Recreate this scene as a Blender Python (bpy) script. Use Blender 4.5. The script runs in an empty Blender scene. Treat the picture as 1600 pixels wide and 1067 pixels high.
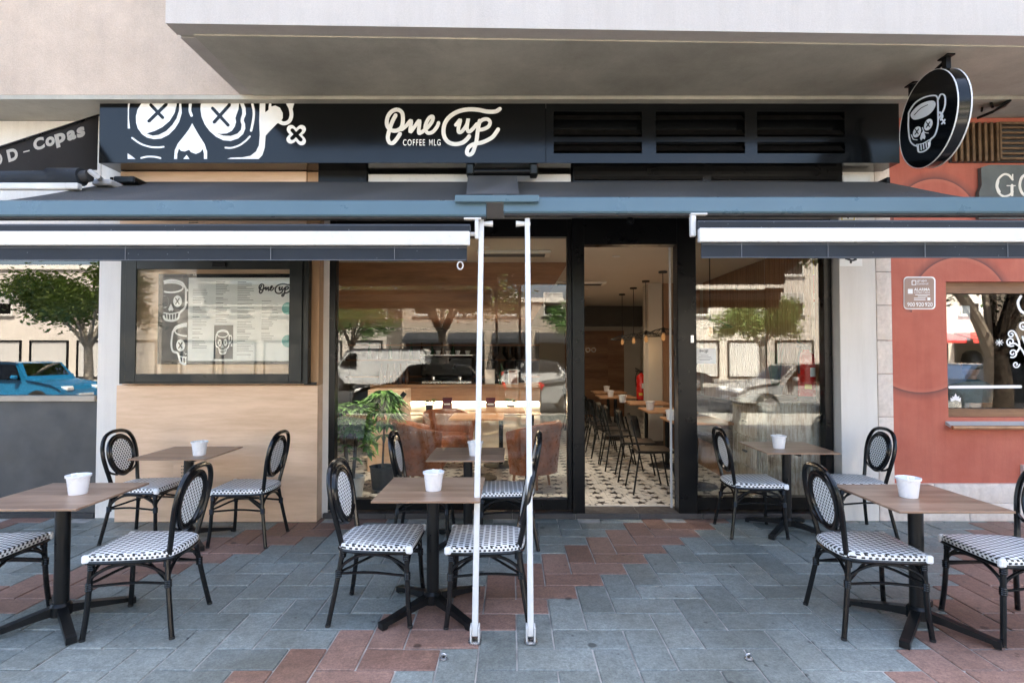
import bpy, bmesh, math, random
from mathutils import Vector, Matrix
from mathutils.geometry import tessellate_polygon
random.seed(7)
SC = bpy.context.scene
COL = SC.collection
R = math.radians

# ------------------------------------------------------------------ camera
FPX = 862.0
PITCH = math.atan(21.5 / FPX)
EYE = Vector((0, 0, 1.55))
cam_d = bpy.data.cameras.new('camera')
cam_d.sensor_width = 36.0
cam_d.lens = FPX / 1600 * 36
cam_d.clip_start = 0.05
cam_d.clip_end = 3000
cam = bpy.data.objects.new('camera', cam_d)
COL.objects.link(cam)
cam.location = EYE
cam.rotation_euler = (math.pi / 2 + PITCH, 0, 0)
SC.camera = cam

# ------------------------------------------------------------------ sky and sun
SUN_EL, SUN_AZ = R(51), R(16)         # azimuth from +Y (behind the cafe) towards +X
world = bpy.data.worlds.new('World')
SC.world = world
world.use_nodes = True
wn = world.node_tree.nodes
wl = world.node_tree.links
wn.clear()
wo = wn.new('ShaderNodeOutputWorld')
wb = wn.new('ShaderNodeBackground')
ws = wn.new('ShaderNodeTexSky')
ws.sky_type = 'NISHITA'
ws.sun_disc = False
ws.sun_elevation = SUN_EL
ws.sun_rotation = SUN_AZ
ws.air_density = 1.0
ws.dust_density = 5.0
ws.ozone_density = 0.4
wb.inputs['Strength'].default_value = 0.12
wl.new(ws.outputs[0], wb.inputs[0])
wl.new(wb.outputs[0], wo.inputs[0])
sun_d = bpy.data.lights.new('sun', 'SUN')
sun_d.energy = 5.0
sun_d.angle = R(0.6)
sun_d.color = (1.0, 0.91, 0.74)
sun = bpy.data.objects.new('sun', sun_d)
COL.objects.link(sun)
sdir = Vector((math.sin(SUN_AZ) * math.cos(SUN_EL), math.cos(SUN_AZ) * math.cos(SUN_EL), math.sin(SUN_EL)))
sun.rotation_euler = sdir.to_track_quat('Z', 'Y').to_euler()
sun.location = sdir * 40
SC.view_settings.view_transform = 'Standard'
SC.view_settings.look = 'None'
SC.view_settings.gamma = 1.0
SC.view_settings.use_curve_mapping = False
SC.view_settings.exposure = 3.12
SC.cycles.use_denoising = True
SC.cycles.max_bounces = 10
SC.cycles.diffuse_bounces = 5
SC.cycles.glossy_bounces = 4
SC.cycles.transparent_max_bounces = 16
SC.cycles.caustics_reflective = False
SC.cycles.caustics_refractive = False
SC.cycles.sample_clamp_indirect = 6.0

# ------------------------------------------------------------------ measuring helpers
def ray(px, py):
    u, v = (px - 800) / FPX, (533.5 - py) / FPX
    return Vector((u, math.cos(PITCH) - v * math.sin(PITCH), math.sin(PITCH) + v * math.cos(PITCH)))
def at(px, py, Y):
    r = ray(px, py)
    return EYE + r * (Y / r.y)
def atz(px, py, Z):
    r = ray(px, py)
    return EYE + r * ((Z - EYE.z) / r.z)
def atx(px, py, X):
    r = ray(px, py)
    return EYE + r * (X / r.x)
def atp(px, py, p0, n):
    r = ray(px, py)
    return EYE + r * ((Vector(p0) - EYE).dot(n) / r.dot(n))

# ------------------------------------------------------------------ mesh helpers
def spline(pts, n=6, closed=False):
    P = [Vector(p) for p in pts]
    out = []
    N = len(P)
    segs = N if closed else N - 1
    for i in range(segs):
        p1, p2 = P[i], P[(i + 1) % N]
        p0 = P[(i - 1) % N] if (closed or i > 0) else p1 + (p1 - p2)
        p3 = P[(i + 2) % N] if (closed or i + 2 < N) else p2 + (p2 - p1)
        for k in range(n):
            t = k / n
            out.append(0.5 * ((2 * p1) + (p2 - p0) * t + (2 * p0 - 5 * p1 + 4 * p2 - p3) * t * t + (3 * p1 - p0 - 3 * p2 + p3) * t ** 3))
    if not closed:
        out.append(P[-1])
    return out

class MB:
    """collects shapes; build() links them as one mesh object"""
    def __init__(s):
        s.v, s.f, s.m = [], [], []
        s.cur = 0
    def _add(s, vs, fs):
        o = len(s.v)
        s.v += [tuple(v) for v in vs]
        s.f += [tuple(i + o for i in f) for f in fs]
        s.m += [s.cur] * len(fs)
        return s
    def box(s, x0, x1, y0, y1, z0, z1, bev=0.0, mat4=None):
        x0, x1 = min(x0, x1), max(x0, x1)
        y0, y1 = min(y0, y1), max(y0, y1)
        z0, z1 = min(z0, z1), max(z0, z1)
        if bev > 0:
            b = min(bev, (x1 - x0) * .45, (y1 - y0) * .45, (z1 - z0) * .45)
            bm = bmesh.new()
            bmesh.ops.create_cube(bm, size=1)
            for v in bm.verts:
                v.co = Vector(((x0 + x1) / 2 + v.co.x * (x1 - x0), (y0 + y1) / 2 + v.co.y * (y1 - y0), (z0 + z1) / 2 + v.co.z * (z1 - z0)))
            bmesh.ops.bevel(bm, geom=list(bm.edges), offset=b, segments=1, affect='EDGES')
            bm.verts.index_update()
            vs = [v.co.copy() for v in bm.verts]
            fs = [[v.index for v in f.verts] for f in bm.faces]
            bm.free()
        else:
            vs = [Vector((x, y, z)) for z in (z0, z1) for y in (y0, y1) for x in (x0, x1)]
            fs = [(0, 2, 3, 1), (4, 5, 7, 6), (0, 1, 5, 4), (2, 6, 7, 3), (0, 4, 6, 2), (1, 3, 7, 5)]
        if mat4 is not None:
            vs = [mat4 @ v for v in vs]
        return s._add(vs, fs)
    def tube(s, pts, r, n=8, closed=False, flat=1.0):
        P = [Vector(p) for p in pts]
        N = len(P)
        rr = r if hasattr(r, '__len__') else [r] * N
        T = []
        for i in range(N):
            if closed:
                t = P[(i + 1) % N] - P[i - 1]
            else:
                t = P[min(i + 1, N - 1)] - P[max(i - 1, 0)]
            T.append(t.normalized() if t.length > 1e-9 else Vector((0, 0, 1)))
        a = Vector((0, 0, 1)) if abs(T[0].z) < .9 else Vector((1, 0, 0))
        nrm = (a - T[0] * a.dot(T[0])).normalized()
        vs = []
        for i in range(N):
            nrm = (nrm - T[i] * nrm.dot(T[i]))
            nrm = nrm.normalized() if nrm.length > 1e-6 else T[i].orthogonal().normalized()
            bn = T[i].cross(nrm)
            for k in range(n):
                a = 2 * math.pi * k / n
                vs.append(P[i] + (nrm * math.cos(a) + bn * math.sin(a) * flat) * rr[i])
        fs = []
        for i in range(N if closed else N - 1):
            j = (i + 1) % N
            for k in range(n):
                k2 = (k + 1) % n
                fs.append((i * n + k, i * n + k2, j * n + k2, j * n + k))
        if not closed:
            fs.append(tuple(range(n - 1, -1, -1)))
            fs.append(tuple((N - 1) * n + k for k in range(n)))
        return s._add(vs, fs)
    def lathe(s, prof, n=20, c=(0, 0, 0), mat4=None):
        c = Vector(c)
        vs = []
        for r, z in prof:
            for k in range(n):
                a = 2 * math.pi * k / n
                v = Vector((r * math.cos(a), r * math.sin(a), z))
                if mat4 is not None:
                    v = mat4 @ v
                vs.append(c + v)
        fs = []
        for i in range(len(prof) - 1):
            for k in range(n):
                k2 = (k + 1) % n
                fs.append((i * n + k, i * n + k2, (i + 1) * n + k2, (i + 1) * n + k))
        if prof[0][0] > 1e-6:
            fs.append(tuple(range(n - 1, -1, -1)))
        if prof[-1][0] > 1e-6:
            fs.append(tuple((len(prof) - 1) * n + k for k in range(n)))
        return s._add(vs, fs)
    def prism(s, poly, ext):
        """poly: list of 3D points in a plane; ext: extrusion vector"""
        P = [Vector(p) for p in poly]
        E = Vector(ext)
        n = len(P)
        tri = [tuple(t) for t in tessellate_polygon([P])] if n > 4 else [tuple(range(n))]
        fs = list(tri) + [tuple(i + n for i in reversed(t)) for t in tri]
        fs += [((i + 1) % n, i, i + n, (i + 1) % n + n) for i in range(n)]
        return s._add(P + [p + E for p in P], fs)
    def mesh(s, name, mats, smooth=False):
        me = bpy.data.meshes.new(name)
        me.from_pydata(s.v, [], s.f)
        for m in (mats if isinstance(mats, (list, tuple)) else [mats]):
            me.materials.append(m)
        me.polygons.foreach_set('material_index', s.m)
        bm = bmesh.new()
        bm.from_mesh(me)
        bmesh.ops.recalc_face_normals(bm, faces=list(bm.faces))
        bm.to_mesh(me)
        bm.free()
        if smooth:
            me.polygons.foreach_set('use_smooth', [True] * len(me.polygons))
            me.set_sharp_from_angle(angle=R(40))
        me.update()
        return me
    def build(s, name, mats, parent=None, smooth=False, **k):
        return link(name, s.mesh(name, mats, smooth), parent, **k)

def link(name, data, parent=None, loc=None, rot=None, label=None, cat=None, group=None, kind=None):
    o = bpy.data.objects.new(name, data)
    COL.objects.link(o)
    if parent is not None:
        o.parent = parent
    if loc is not None:
        o.location = loc
    if rot is not None:
        o.rotation_euler = rot
    return tag(o, label, cat, group, kind)
def tag(o, label=None, cat=None, group=None, kind=None):
    if label: o['label'] = label
    if cat: o['category'] = cat
    if group: o['group'] = group
    if kind: o['kind'] = kind
    return o
def thing(name, label, cat, loc=(0, 0, 0), rz=0.0, group=None):
    return link(name, None, None, loc, (0, 0, rz), label, cat, group)
def dup(root, loc, rz=0.0, label=None, parent=None):
    c = root.copy()
    COL.objects.link(c)
    c.parent = parent
    if parent is None:
        c.location = loc
        c.rotation_euler = (0, 0, rz)
    if label:
        c['label'] = label
    for ch in root.children:
        dup(ch, None, parent=c)
    return c

# ------------------------------------------------------------------ materials
def nodes_of(name):
    m = bpy.data.materials.new(name)
    m.use_nodes = True
    nt = m.node_tree
    return m, nt, nt.nodes['Principled BSDF'], nt.nodes['Material Output']
def N(nt, t, **kw):
    n = nt.nodes.new(t)
    for k, v in kw.items():
        if k in n.bl_rna.properties.keys():
            setattr(n, k, v)
        else:
            n.inputs[k].default_value = v
    return n
def ramp(nt, fac, stops):
    r = nt.nodes.new('ShaderNodeValToRGB')
    e = r.color_ramp.elements
    e[0].position, e[0].color = stops[0][0], (*stops[0][1], 1)
    e[1].position, e[1].color = stops[1][0], (*stops[1][1], 1)
    for p, c in stops[2:]:
        q = e.new(p)
        q.color = (*c, 1)
    nt.links.new(fac, r.inputs[0])
    return r
def math_n(nt, op, a, b=None, c=None):
    n = nt.nodes.new('ShaderNodeMath')
    n.operation = op
    for i, x in enumerate((a, b, c)):
        if x is None: continue
        if isinstance(x, (int, float)): n.inputs[i].default_value = x
        else: nt.links.new(x, n.inputs[i])
    return n.outputs[0]
def coords(nt, scale=(1, 1, 1), kind='Object'):
    tc = nt.nodes.new('ShaderNodeTexCoord')
    mp = nt.nodes.new('ShaderNodeMapping')
    mp.inputs['Scale'].default_value = scale
    if kind == 'World':
        g = nt.nodes.new('ShaderNodeNewGeometry')
        nt.links.new(g.outputs['Position'], mp.inputs[0])
    else:
        nt.links.new(tc.outputs[kind], mp.inputs[0])
    return mp.outputs[0]
def mix(nt, fac, a, b, blend='MIX'):
    n = nt.nodes.new('ShaderNodeMix')
    n.data_type = 'RGBA'
    n.blend_type = blend
    for i, x in ((0, fac), (6, a), (7, b)):
        if isinstance(x, (int, float)): n.inputs[i].default_value = x
        elif isinstance(x, tuple): n.inputs[i].default_value = (*x[:3], 1)
        else: nt.links.new(x, n.inputs[i])
    return n.outputs[2]
def noise(nt, vec, scale, detail=4.0, rough=.55):
    n = N(nt, 'ShaderNodeTexNoise', Scale=scale, Detail=detail, Roughness=rough)
    nt.links.new(vec, n.inputs['Vector'])
    return n.outputs['Fac']
def bump(nt, bsdf, h, strength, dist=.01):
    b = N(nt, 'ShaderNodeBump', Strength=strength, Distance=dist)
    nt.links.new(h, b.inputs['Height'])
    nt.links.new(b.outputs[0], bsdf.inputs['Normal'])
def plain(name, col, rough=.5, metal=0.0, var=.12, scale=6.0, bstr=0.0, bscale=150.0, coat=0.0, rvar=.12, kind='Object', stretch=(1, 1, 1), spec=.5):
    m, nt, b, o = nodes_of(name)
    v = coords(nt, stretch, kind)
    f = noise(nt, v, scale)
    lo = tuple(c * (1 - var) for c in col)
    hi = tuple(min(1, c * (1 + var)) for c in col)
    r = ramp(nt, f, [(.3, lo), (.7, hi)])
    nt.links.new(r.outputs[0], b.inputs['Base Color'])
    b.inputs['Metallic'].default_value = metal
    b.inputs['Specular IOR Level'].default_value = spec
    f2 = noise(nt, v, scale * 2.7, 5)
    rr = N(nt, 'ShaderNodeMapRange')
    nt.links.new(f2, rr.inputs[0])
    rr.inputs[1].default_value, rr.inputs[2].default_value = .3, .7
    rr.inputs[3].default_value, rr.inputs[4].default_value = max(0.02, rough - rvar), min(1, rough + rvar)
    nt.links.new(rr.outputs[0], b.inputs['Roughness'])
    b.inputs['Coat Weight'].default_value = coat
    if bstr > 0:
        bump(nt, b, noise(nt, v, bscale, 3), bstr, .004)
    return m
def emit(name, col, strength):
    m, nt, b, o = nodes_of(name)
    b.inputs['Base Color'].default_value = (*col, 1)
    b.inputs['Emission Color'].default_value = (*col, 1)
    b.inputs['Emission Strength'].default_value = strength
    return m
def wood(name, dark, light, axis=0, scale=3.0, rough=.45, stretch=14.0, bstr=.05, lo=.36, hi=.62):
    m, nt, b, o = nodes_of(name)
    sc = [stretch, stretch, stretch]
    sc[axis] = 1.0
    oi = nt.nodes.new('ShaderNodeObjectInfo')
    v = coords(nt, tuple(sc))
    add = nt.nodes.new('ShaderNodeVectorMath')
    add.operation = 'ADD'
    nt.links.new(v, add.inputs[0])
    cmb = nt.nodes.new('ShaderNodeCombineXYZ')
    for i in range(3):
        nt.links.new(math_n(nt, 'MULTIPLY', oi.outputs['Random'], 31.7 + 9 * i), cmb.inputs[i])
    nt.links.new(cmb.outputs[0], add.inputs[1])
    v = add.outputs[0]
    f1 = noise(nt, v, scale * .35, 5, .6)
    f2 = noise(nt, v, scale * 2.2, 6, .7)
    f = math_n(nt, 'ADD', math_n(nt, 'MULTIPLY', f1, .65), math_n(nt, 'MULTIPLY', f2, .35))
    r = ramp(nt, f, [(lo, dark), (hi, light)])
    nt.links.new(r.outputs[0], b.inputs['Base Color'])
    b.inputs['Roughness'].default_value = rough
    if bstr:
        bump(nt, b, f2, bstr, .003)
    return m

M = {}
def paver_mat(name, c0, c1):
    m, nt, b, o = nodes_of(name)
    w = coords(nt, kind='World')
    oi = nt.nodes.new('ShaderNodeObjectInfo')
    fine = noise(nt, w, 190, 3, .7)
    mid = noise(nt, w, 9, 5, .62)
    big = noise(nt, w, 1.3, 4, .6)
    f = math_n(nt, 'ADD', math_n(nt, 'MULTIPLY', mid, .45), math_n(nt, 'MULTIPLY', oi.outputs['Random'], .55))
    base = ramp(nt, f, [(.2, c0), (.8, c1)]).outputs[0]
    base = mix(nt, .55, base, ramp(nt, fine, [(.3, (.42, .42, .42)), (.75, (1.0, 1.0, 1.0))]).outputs[0], 'MULTIPLY')
    base = mix(nt, .85, base, ramp(nt, noise(nt, w, 22, 5, .7), [(.34, (.70, .70, .70)), (.62, (1.08, 1.07, 1.05))]).outputs[0], 'MULTIPLY')
    base = mix(nt, .8, base, ramp(nt, noise(nt, w, 70, 4, .75), [(.36, (.60, .60, .60)), (.6, (1.06, 1.06, 1.05))]).outputs[0], 'MULTIPLY')
    vo2 = N(nt, 'ShaderNodeTexVoronoi', Scale=6.3, Randomness=1.0)
    nt.links.new(w, vo2.inputs['Vector'])
    base = mix(nt, .8, base, ramp(nt, math_n(nt, 'ADD', vo2.outputs['Distance'], math_n(nt, 'MULTIPLY', math_n(nt, 'SUBTRACT', fine, .5), .06)), [(.05, (.35, .34, .33)), (.085, (1, 1, 1))]).outputs[0], 'MULTIPLY')
    # worn, dirty areas and old chewing-gum spots
    dirt = ramp(nt, big, [(.40, (1, 1, 1)), (.66, (.60, .57, .52))]).outputs[0]
    base = mix(nt, .8, base, dirt, 'MULTIPLY')
    vo = N(nt, 'ShaderNodeTexVoronoi', Scale=3.1, Randomness=1.0)
    nt.links.new(w, vo.inputs['Vector'])
    spot = ramp(nt, math_n(nt, 'ADD', vo.outputs['Distance'], math_n(nt, 'MULTIPLY', math_n(nt, 'SUBTRACT', mid, .5), .08)), [(.055, (.25, .25, .25)), (.085, (1, 1, 1))]).outputs[0]
    base = mix(nt, .85, base, spot, 'MULTIPLY')
    st = noise(nt, w, 3.3, 6, .75)
    pale = ramp(nt, st, [(.62, (0, 0, 0)), (.8, (.14, .14, .13))]).outputs[0]
    base = mix(nt, 1.0, base, pale, 'ADD')
    nt.links.new(base, b.inputs['Base Color'])
    rr = N(nt, 'ShaderNodeMapRange')
    nt.links.new(big, rr.inputs[0])
    rr.inputs[1].default_value, rr.inputs[2].default_value = .35, .7
    rr.inputs[3].default_value, rr.inputs[4].default_value = .62, .42
    nt.links.new(rr.outputs[0], b.inputs['Roughness'])
    bump(nt, b, math_n(nt, 'ADD', fine, math_n(nt, 'MULTIPLY', mid, .8)), .35, .003)
    return m
M['grey_paver'] = paver_mat('grey_paver', (.270, .300, .284), (.405, .440, .415))
M['red_paver'] = paver_mat('red_paver', (.360, .200, .150), (.465, .280, .220))
M['mortar'] = plain('mortar', (.40, .375, .34), .9, var=.5, scale=5, bstr=.4, kind='World')
M['asphalt'] = plain('asphalt', (.055, .055, .058), .85, var=.25, scale=5, bstr=.4, kind='World')
M['kerb_stone'] = plain('kerb_stone', (.33, .32, .30), .8, bstr=.2)

def render_wall(name, col, var, big, bstr, bscale, rough=.9, stain=None, streak=.14):
    m, nt, b, o = nodes_of(name)
    w = coords(nt, kind='World')
    f = noise(nt, w, big, 6, .65)
    fine = noise(nt, w, bscale, 3, .65)
    base = ramp(nt, f, [(.3, tuple(c * (1 - var) for c in col)), (.7, tuple(min(1, c * (1 + var)) for c in col))]).outputs[0]
    base = mix(nt, .35, base, ramp(nt, fine, [(.3, (.6, .6, .6)), (.7, (1, 1, 1))]).outputs[0], 'MULTIPLY')
    sv = coords(nt, (5, 5, .45), kind='World')
    sk = noise(nt, sv, 2.2, 5, .7)
    base = mix(nt, streak, base, ramp(nt, sk, [(.38, (.66, .62, .58)), (.55, (1, 1, 1))]).outputs[0], 'MULTIPLY')
    if stain:
        s = noise(nt, w, big * 2.6, 6, .7)
        base = mix(nt, ramp(nt, s, [(.52, (0, 0, 0)), (.75, (.7, .7, .7))]).outputs[0], base, stain)
    nt.links.new(base, b.inputs['Base Color'])
    b.inputs['Roughness'].default_value = rough
    bump(nt, b, fine, bstr, .004)
    return m
M['stucco'] = render_wall('stucco', (.54, .43, .345), .16, 1.6, .8, 90, stain=(.46, .35, .27), streak=.08)
M['parapet'] = render_wall('parapet', (.54, .495, .46), .05, .9, .25, 120)
M['soffit'] = render_wall('soffit', (.44, .415, .355), .26, 1.1, .55, 130, stain=(.34, .315, .265), streak=.06)
M['white_wall'] = render_wall('white_wall', (.78, .74, .69), .035, 2.0, .2, 160, .75)
M['grey_wall'] = render_wall('grey_wall', (.52, .51, .50), .05, 2.0, .2, 160, .8)
M['stone'] = render_wall('stone', (.76, .67, .60), .10, 6.0, 1.0, 28, .85, stain=(.56, .45, .38))
M['black_alu'] = plain('black_alu', (.005, .005, .0055), .30, metal=0.0, var=.2, scale=3, rvar=.04, spec=.22)
M['grey_alu'] = plain('grey_alu', (.017, .019, .018), .38, metal=.2, var=.08, scale=2, spec=.3)
M['sign_black'] = plain('sign_black', (.005, .0055, .006), .15, var=.1, scale=1.2, rvar=.03, spec=.33)
M['vinyl_white'] = plain('vinyl_white', (.90, .90, .90), .4, var=.02)
M['vinyl_black'] = plain('vinyl_black', (.012, .013, .015), .35, var=.1)
M['louvre'] = plain('louvre', (.006, .005, .0045), .7, var=.2, scale=3, spec=.15)
M['oak_panel'] = wood('oak_panel', (.61, .395, .245), (.79, .56, .385), 0, 2.4, .5, 9)
M['oak_dark'] = wood('oak_dark', (.36, .20, .10), (.50, .31, .17), 2, 3.0, .5, 9)
M['soffit_wood'] = wood('soffit_wood', (.16, .070, .030), (.34, .165, .080), 0, 2.0, .5, 8)
M['bar_wood'] = wood('bar_wood', (.30, .17, .09), (.47, .29, .16), 0, 2.5, .45, 9)
M['slat_wood'] = wood('slat_wood', (.23, .125, .065), (.38, .22, .125), 2, 3.0, .55, 9)
M['table_wood'] = wood('table_wood', (.215, .128, .080), (.345, .222, .148), 0, 3.0, .36, 16, .05, .42, .58)
M['inner_table'] = wood('inner_table', (.34, .16, .07), (.52, .27, .13), 1, 4.0, .4, 12, .03)
M['white_metal'] = plain('white_metal', (.66, .65, .63), .35, var=.04)
M['steel'] = plain('steel', (.55, .55, .56), .3, metal=1.0)
M['awning_bar'] = plain('awning_bar', (.082, .138, .172), .30, rvar=.04, var=.05, scale=2)
def fabric(name, col, dust):
    m, nt, b, o = nodes_of(name)
    w = coords(nt, kind='World')
    f = noise(nt, w, 2.5, 6, .7)
    base = ramp(nt, f, [(.35, col), (.75, tuple(c * 1.45 for c in col))]).outputs[0]
    # lint and splashes
    vo = N(nt, 'ShaderNodeTexVoronoi', Scale=17.0)
    nt.links.new(w, vo.inputs['Vector'])
    sp = ramp(nt, vo.outputs['Distance'], [(.045, (.5, .5, .5)), (.07, (0, 0, 0))]).outputs[0]
    base = mix(nt, sp, base, dust)
    nt.links.new(base, b.inputs['Base Color'])
    b.inputs['Roughness'].default_value = .8
    b.inputs['Sheen Weight'].default_value = .1
    wv = N(nt, 'ShaderNodeTexWave', Scale=230.0, Distortion=0.5)
    nt.links.new(w, wv.inputs['Vector'])
    bump(nt, b, wv.outputs['Fac'], .25, .001)
    return m
M['canvas'] = fabric('canvas', (.010, .0145, .022), (.24, .26, .28))
M['canvas_old'] = fabric('canvas_old', (.030, .027, .026), (.12, .11, .10))
M['chair_black'] = plain('chair_black', (.006, .006, .0065), .20, var=.3, scale=30, rvar=.05, coat=.0, spec=.42)
M['table_black'] = plain('table_black', (.006, .0065, .007), .32, var=.3, scale=12, rvar=.05, spec=.35)
M['pot_white'] = plain('pot_white', (.85, .85, .86), .32, var=.03)
M['paper'] = plain('paper', (.88, .88, .86), .8, var=.02)

def weave(name, iu, iv, pu, pv, fold=0.0):
    m, nt, b, o = nodes_of(name)
    tc = nt.nodes.new('ShaderNodeTexCoord')
    sx = nt.nodes.new('ShaderNodeSeparateXYZ')
    nt.links.new(tc.outputs['Object'], sx.inputs[0])
    us, vsx = sx.outputs[iu], sx.outputs[iv]
    if fold:
        sn = nt.nodes.new('ShaderNodeSeparateXYZ')
        nt.links.new(tc.outputs['Normal'], sn.inputs[0])
        edge = math_n(nt, 'LESS_THAN', math_n(nt, 'ABSOLUTE', sn.outputs[2]), .62)
        top = math_n(nt, 'SUBTRACT', 1.0, edge)
        us = math_n(nt, 'ADD', sx.outputs[1], math_n(nt, 'MULTIPLY', sx.outputs[0], edge))
        vsx = math_n(nt, 'ADD', math_n(nt, 'MULTIPLY', sx.outputs[0], top), math_n(nt, 'MULTIPLY', math_n(nt, 'MULTIPLY', sx.outputs[2], edge), 2.1))
    u = math_n(nt, 'DIVIDE', math_n(nt, 'ADD', us, 5.0), pu)
    v = math_n(nt, 'DIVIDE', math_n(nt, 'ADD', vsx, 5.0), pv)
    row = math_n(nt, 'FLOOR', v)
    odd = math_n(nt, 'MODULO', row, 2.0)
    u2 = math_n(nt, 'ADD', u, math_n(nt, 'MULTIPLY', odd, .5))
    fu = math_n(nt, 'FRACT', u2)
    fv = math_n(nt, 'FRACT', v)
    a = math_n(nt, 'MULTIPLY', math_n(nt, 'LESS_THAN', fu, .50), math_n(nt, 'LESS_THAN', fv, .68))
    col = mix(nt, a, (.84, .84, .83), (.008, .008, .010))
    nt.links.new(col, b.inputs['Base Color'])
    b.inputs['Roughness'].default_value = .42
    hu = math_n(nt, 'PINGPONG', math_n(nt, 'MULTIPLY', u2, 2.0), .5)
    hv = math_n(nt, 'PINGPONG', v, .5)
    bump(nt, b, math_n(nt, 'ADD', hu, hv), .5, .003)
    return m
M['weave_seat'] = weave('weave_seat', 1, 0, .0295, .036, 2.0)
M['weave_back'] = weave('weave_back', 1, 2, .0295, .0190)

def glass(name, tint=(.97, .985, .98), rough=0.0, ior=1.52, boost=1.0, wave=0.0, stretch=(1, 1, 1)):
    m = bpy.data.materials.new(name)
    m.use_nodes = True
    nt = m.node_tree
    nt.nodes.clear()
    out = nt.nodes.new('ShaderNodeOutputMaterial')
    tr = nt.nodes.new('ShaderNodeBsdfTransparent')
    tr.inputs[0].default_value = (*tint, 1)
    gl = nt.nodes.new('ShaderNodeBsdfGlossy')
    gl.inputs['Roughness'].default_value = rough
    fr = nt.nodes.new('ShaderNodeFresnel')
    fr.inputs['IOR'].default_value = ior
    # gentle waviness of float glass
    w = coords(nt, stretch, kind='World')
    b = N(nt, 'ShaderNodeBump', Strength=wave, Distance=.02)
    nt.links.new(noise(nt, w, 1.7, 1), b.inputs['Height'])
    if wave > 0:
        nt.links.new(b.outputs[0], gl.inputs['Normal'])
    mx = nt.nodes.new('ShaderNodeMixShader')
    nt.links.new(math_n(nt, 'MULTIPLY', fr.outputs[0], boost), mx.inputs[0])
    nt.links.new(tr.outputs[0], mx.inputs[1])
    nt.links.new(gl.outputs[0], mx.inputs[2])
    nt.links.new(mx.outputs[0], out.inputs[0])
    return m
M['glass'] = glass('glass', ior=1.52)
M['case_glass'] = glass('case_glass', ior=1.32)
M['glass_tint'] = glass('glass_tint', (.55, .58, .58), ior=2.1)
M['car_glass'] = glass('car_glass', (.18, .20, .21), ior=1.6)

M['tile_cream'] = plain('tile_cream', (.66, .62, .55), .35, var=.12, scale=5, kind='World')
M['tile_star'] = plain('tile_star', (.035, .032, .032), .35, var=.2, scale=8)
M['step_tile'] = plain('step_tile', (.060, .055, .055), .45, var=.2, scale=6, bstr=.1)
M['inner_wall'] = plain('inner_wall', (.56, .51, .44), .85, var=.06, scale=2)
M['inner_dark'] = plain('inner_dark', (.105, .095, .085), .8, var=.1)
M['inner_ceiling'] = plain('inner_ceiling', (.62, .56, .48), .9, var=.04, scale=1)
M['leather'] = plain('leather', (.22, .075, .032), .32, var=.35, scale=9, bstr=.15, bscale=120)
M['rubber'] = plain('rubber', (.018, .018, .018), .7)
M['chrome'] = plain('chrome', (.7, .7, .7), .12, metal=1.0)
M['leaf'] = plain('leaf', (.13, .27, .065), .45, var=.5, scale=9, kind='World')
M['leaf_light'] = plain('leaf_light', (.17, .23, .065), .5, var=.5, scale=9, kind='World')
M['leaf_dark'] = plain('leaf_dark', (.040, .085, .025), .5, var=.5, scale=9, kind='World')
M['bark'] = plain('bark', (.11, .085, .065), .9, var=.3, scale=14, bstr=.6, bscale=40)
M['bark_pale'] = plain('bark_pale', (.42, .37, .31), .9, var=.2, scale=14, bstr=.5, bscale=40)
M['terracotta'] = plain('terracotta', (.36, .15, .08), .8)
M['red_paint'] = plain('red_paint', (.60, .022, .018), .25, var=.05)
M['sign_red'] = plain('sign_red', (.50, .025, .020), .5, var=.03)
M['sign_yellow'] = plain('sign_yellow', (.62, .48, .06), .5, var=.03)
M['teal_print'] = plain('teal_print', (.20, .48, .45), .6, var=.04)
M['ink'] = plain('ink', (.03, .03, .032), .7, var=.1)
M['ink_grey'] = plain('ink_grey', (.30, .30, .30), .8, var=.1)
M['slate_print'] = plain('slate_print', (.050, .056, .060), .6, var=.15)
# ------------------------------------------------------------------ flat lettering helpers
def text_raw(s, bold=0.0, spacing=1.0):
    cu = bpy.data.curves.new('text', 'FONT')
    cu.body = s
    cu.size = 1.0
    cu.offset = bold
    cu.space_character = spacing
    cu.resolution_u = 4
    ob = bpy.data.objects.new('text', cu)
    COL.objects.link(ob)
    bpy.context.view_layer.update()
    dg = bpy.context.evaluated_depsgraph_get()
    me = bpy.data.meshes.new_from_object(ob.evaluated_get(dg))
    vs = [v.co.copy() for v in me.vertices]
    fs = [tuple(p.vertices) for p in me.polygons]
    bpy.data.objects.remove(ob)
    bpy.data.curves.remove(cu)
    bpy.data.meshes.remove(me)
    x0, x1 = min(v.x for v in vs), max(v.x for v in vs)
    y0, y1 = min(v.y for v in vs), max(v.y for v in vs)
    return [((v.x - x0) / (x1 - x0), (v.y - y0) / (y1 - y0)) for v in vs], fs
def put_text(mb, s, o, eu, ev, n, h=.002, bold=0.0, spacing=1.0):
    """text fills the parallelogram o, o+eu, o+ev, raised by h along n"""
    vs, fs = text_raw(s, bold, spacing)
    o, eu, ev, n = Vector(o), Vector(eu), Vector(ev), Vector(n)
    mb._add([o + eu * u + ev * v + n * h for u, v in vs], fs)
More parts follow.
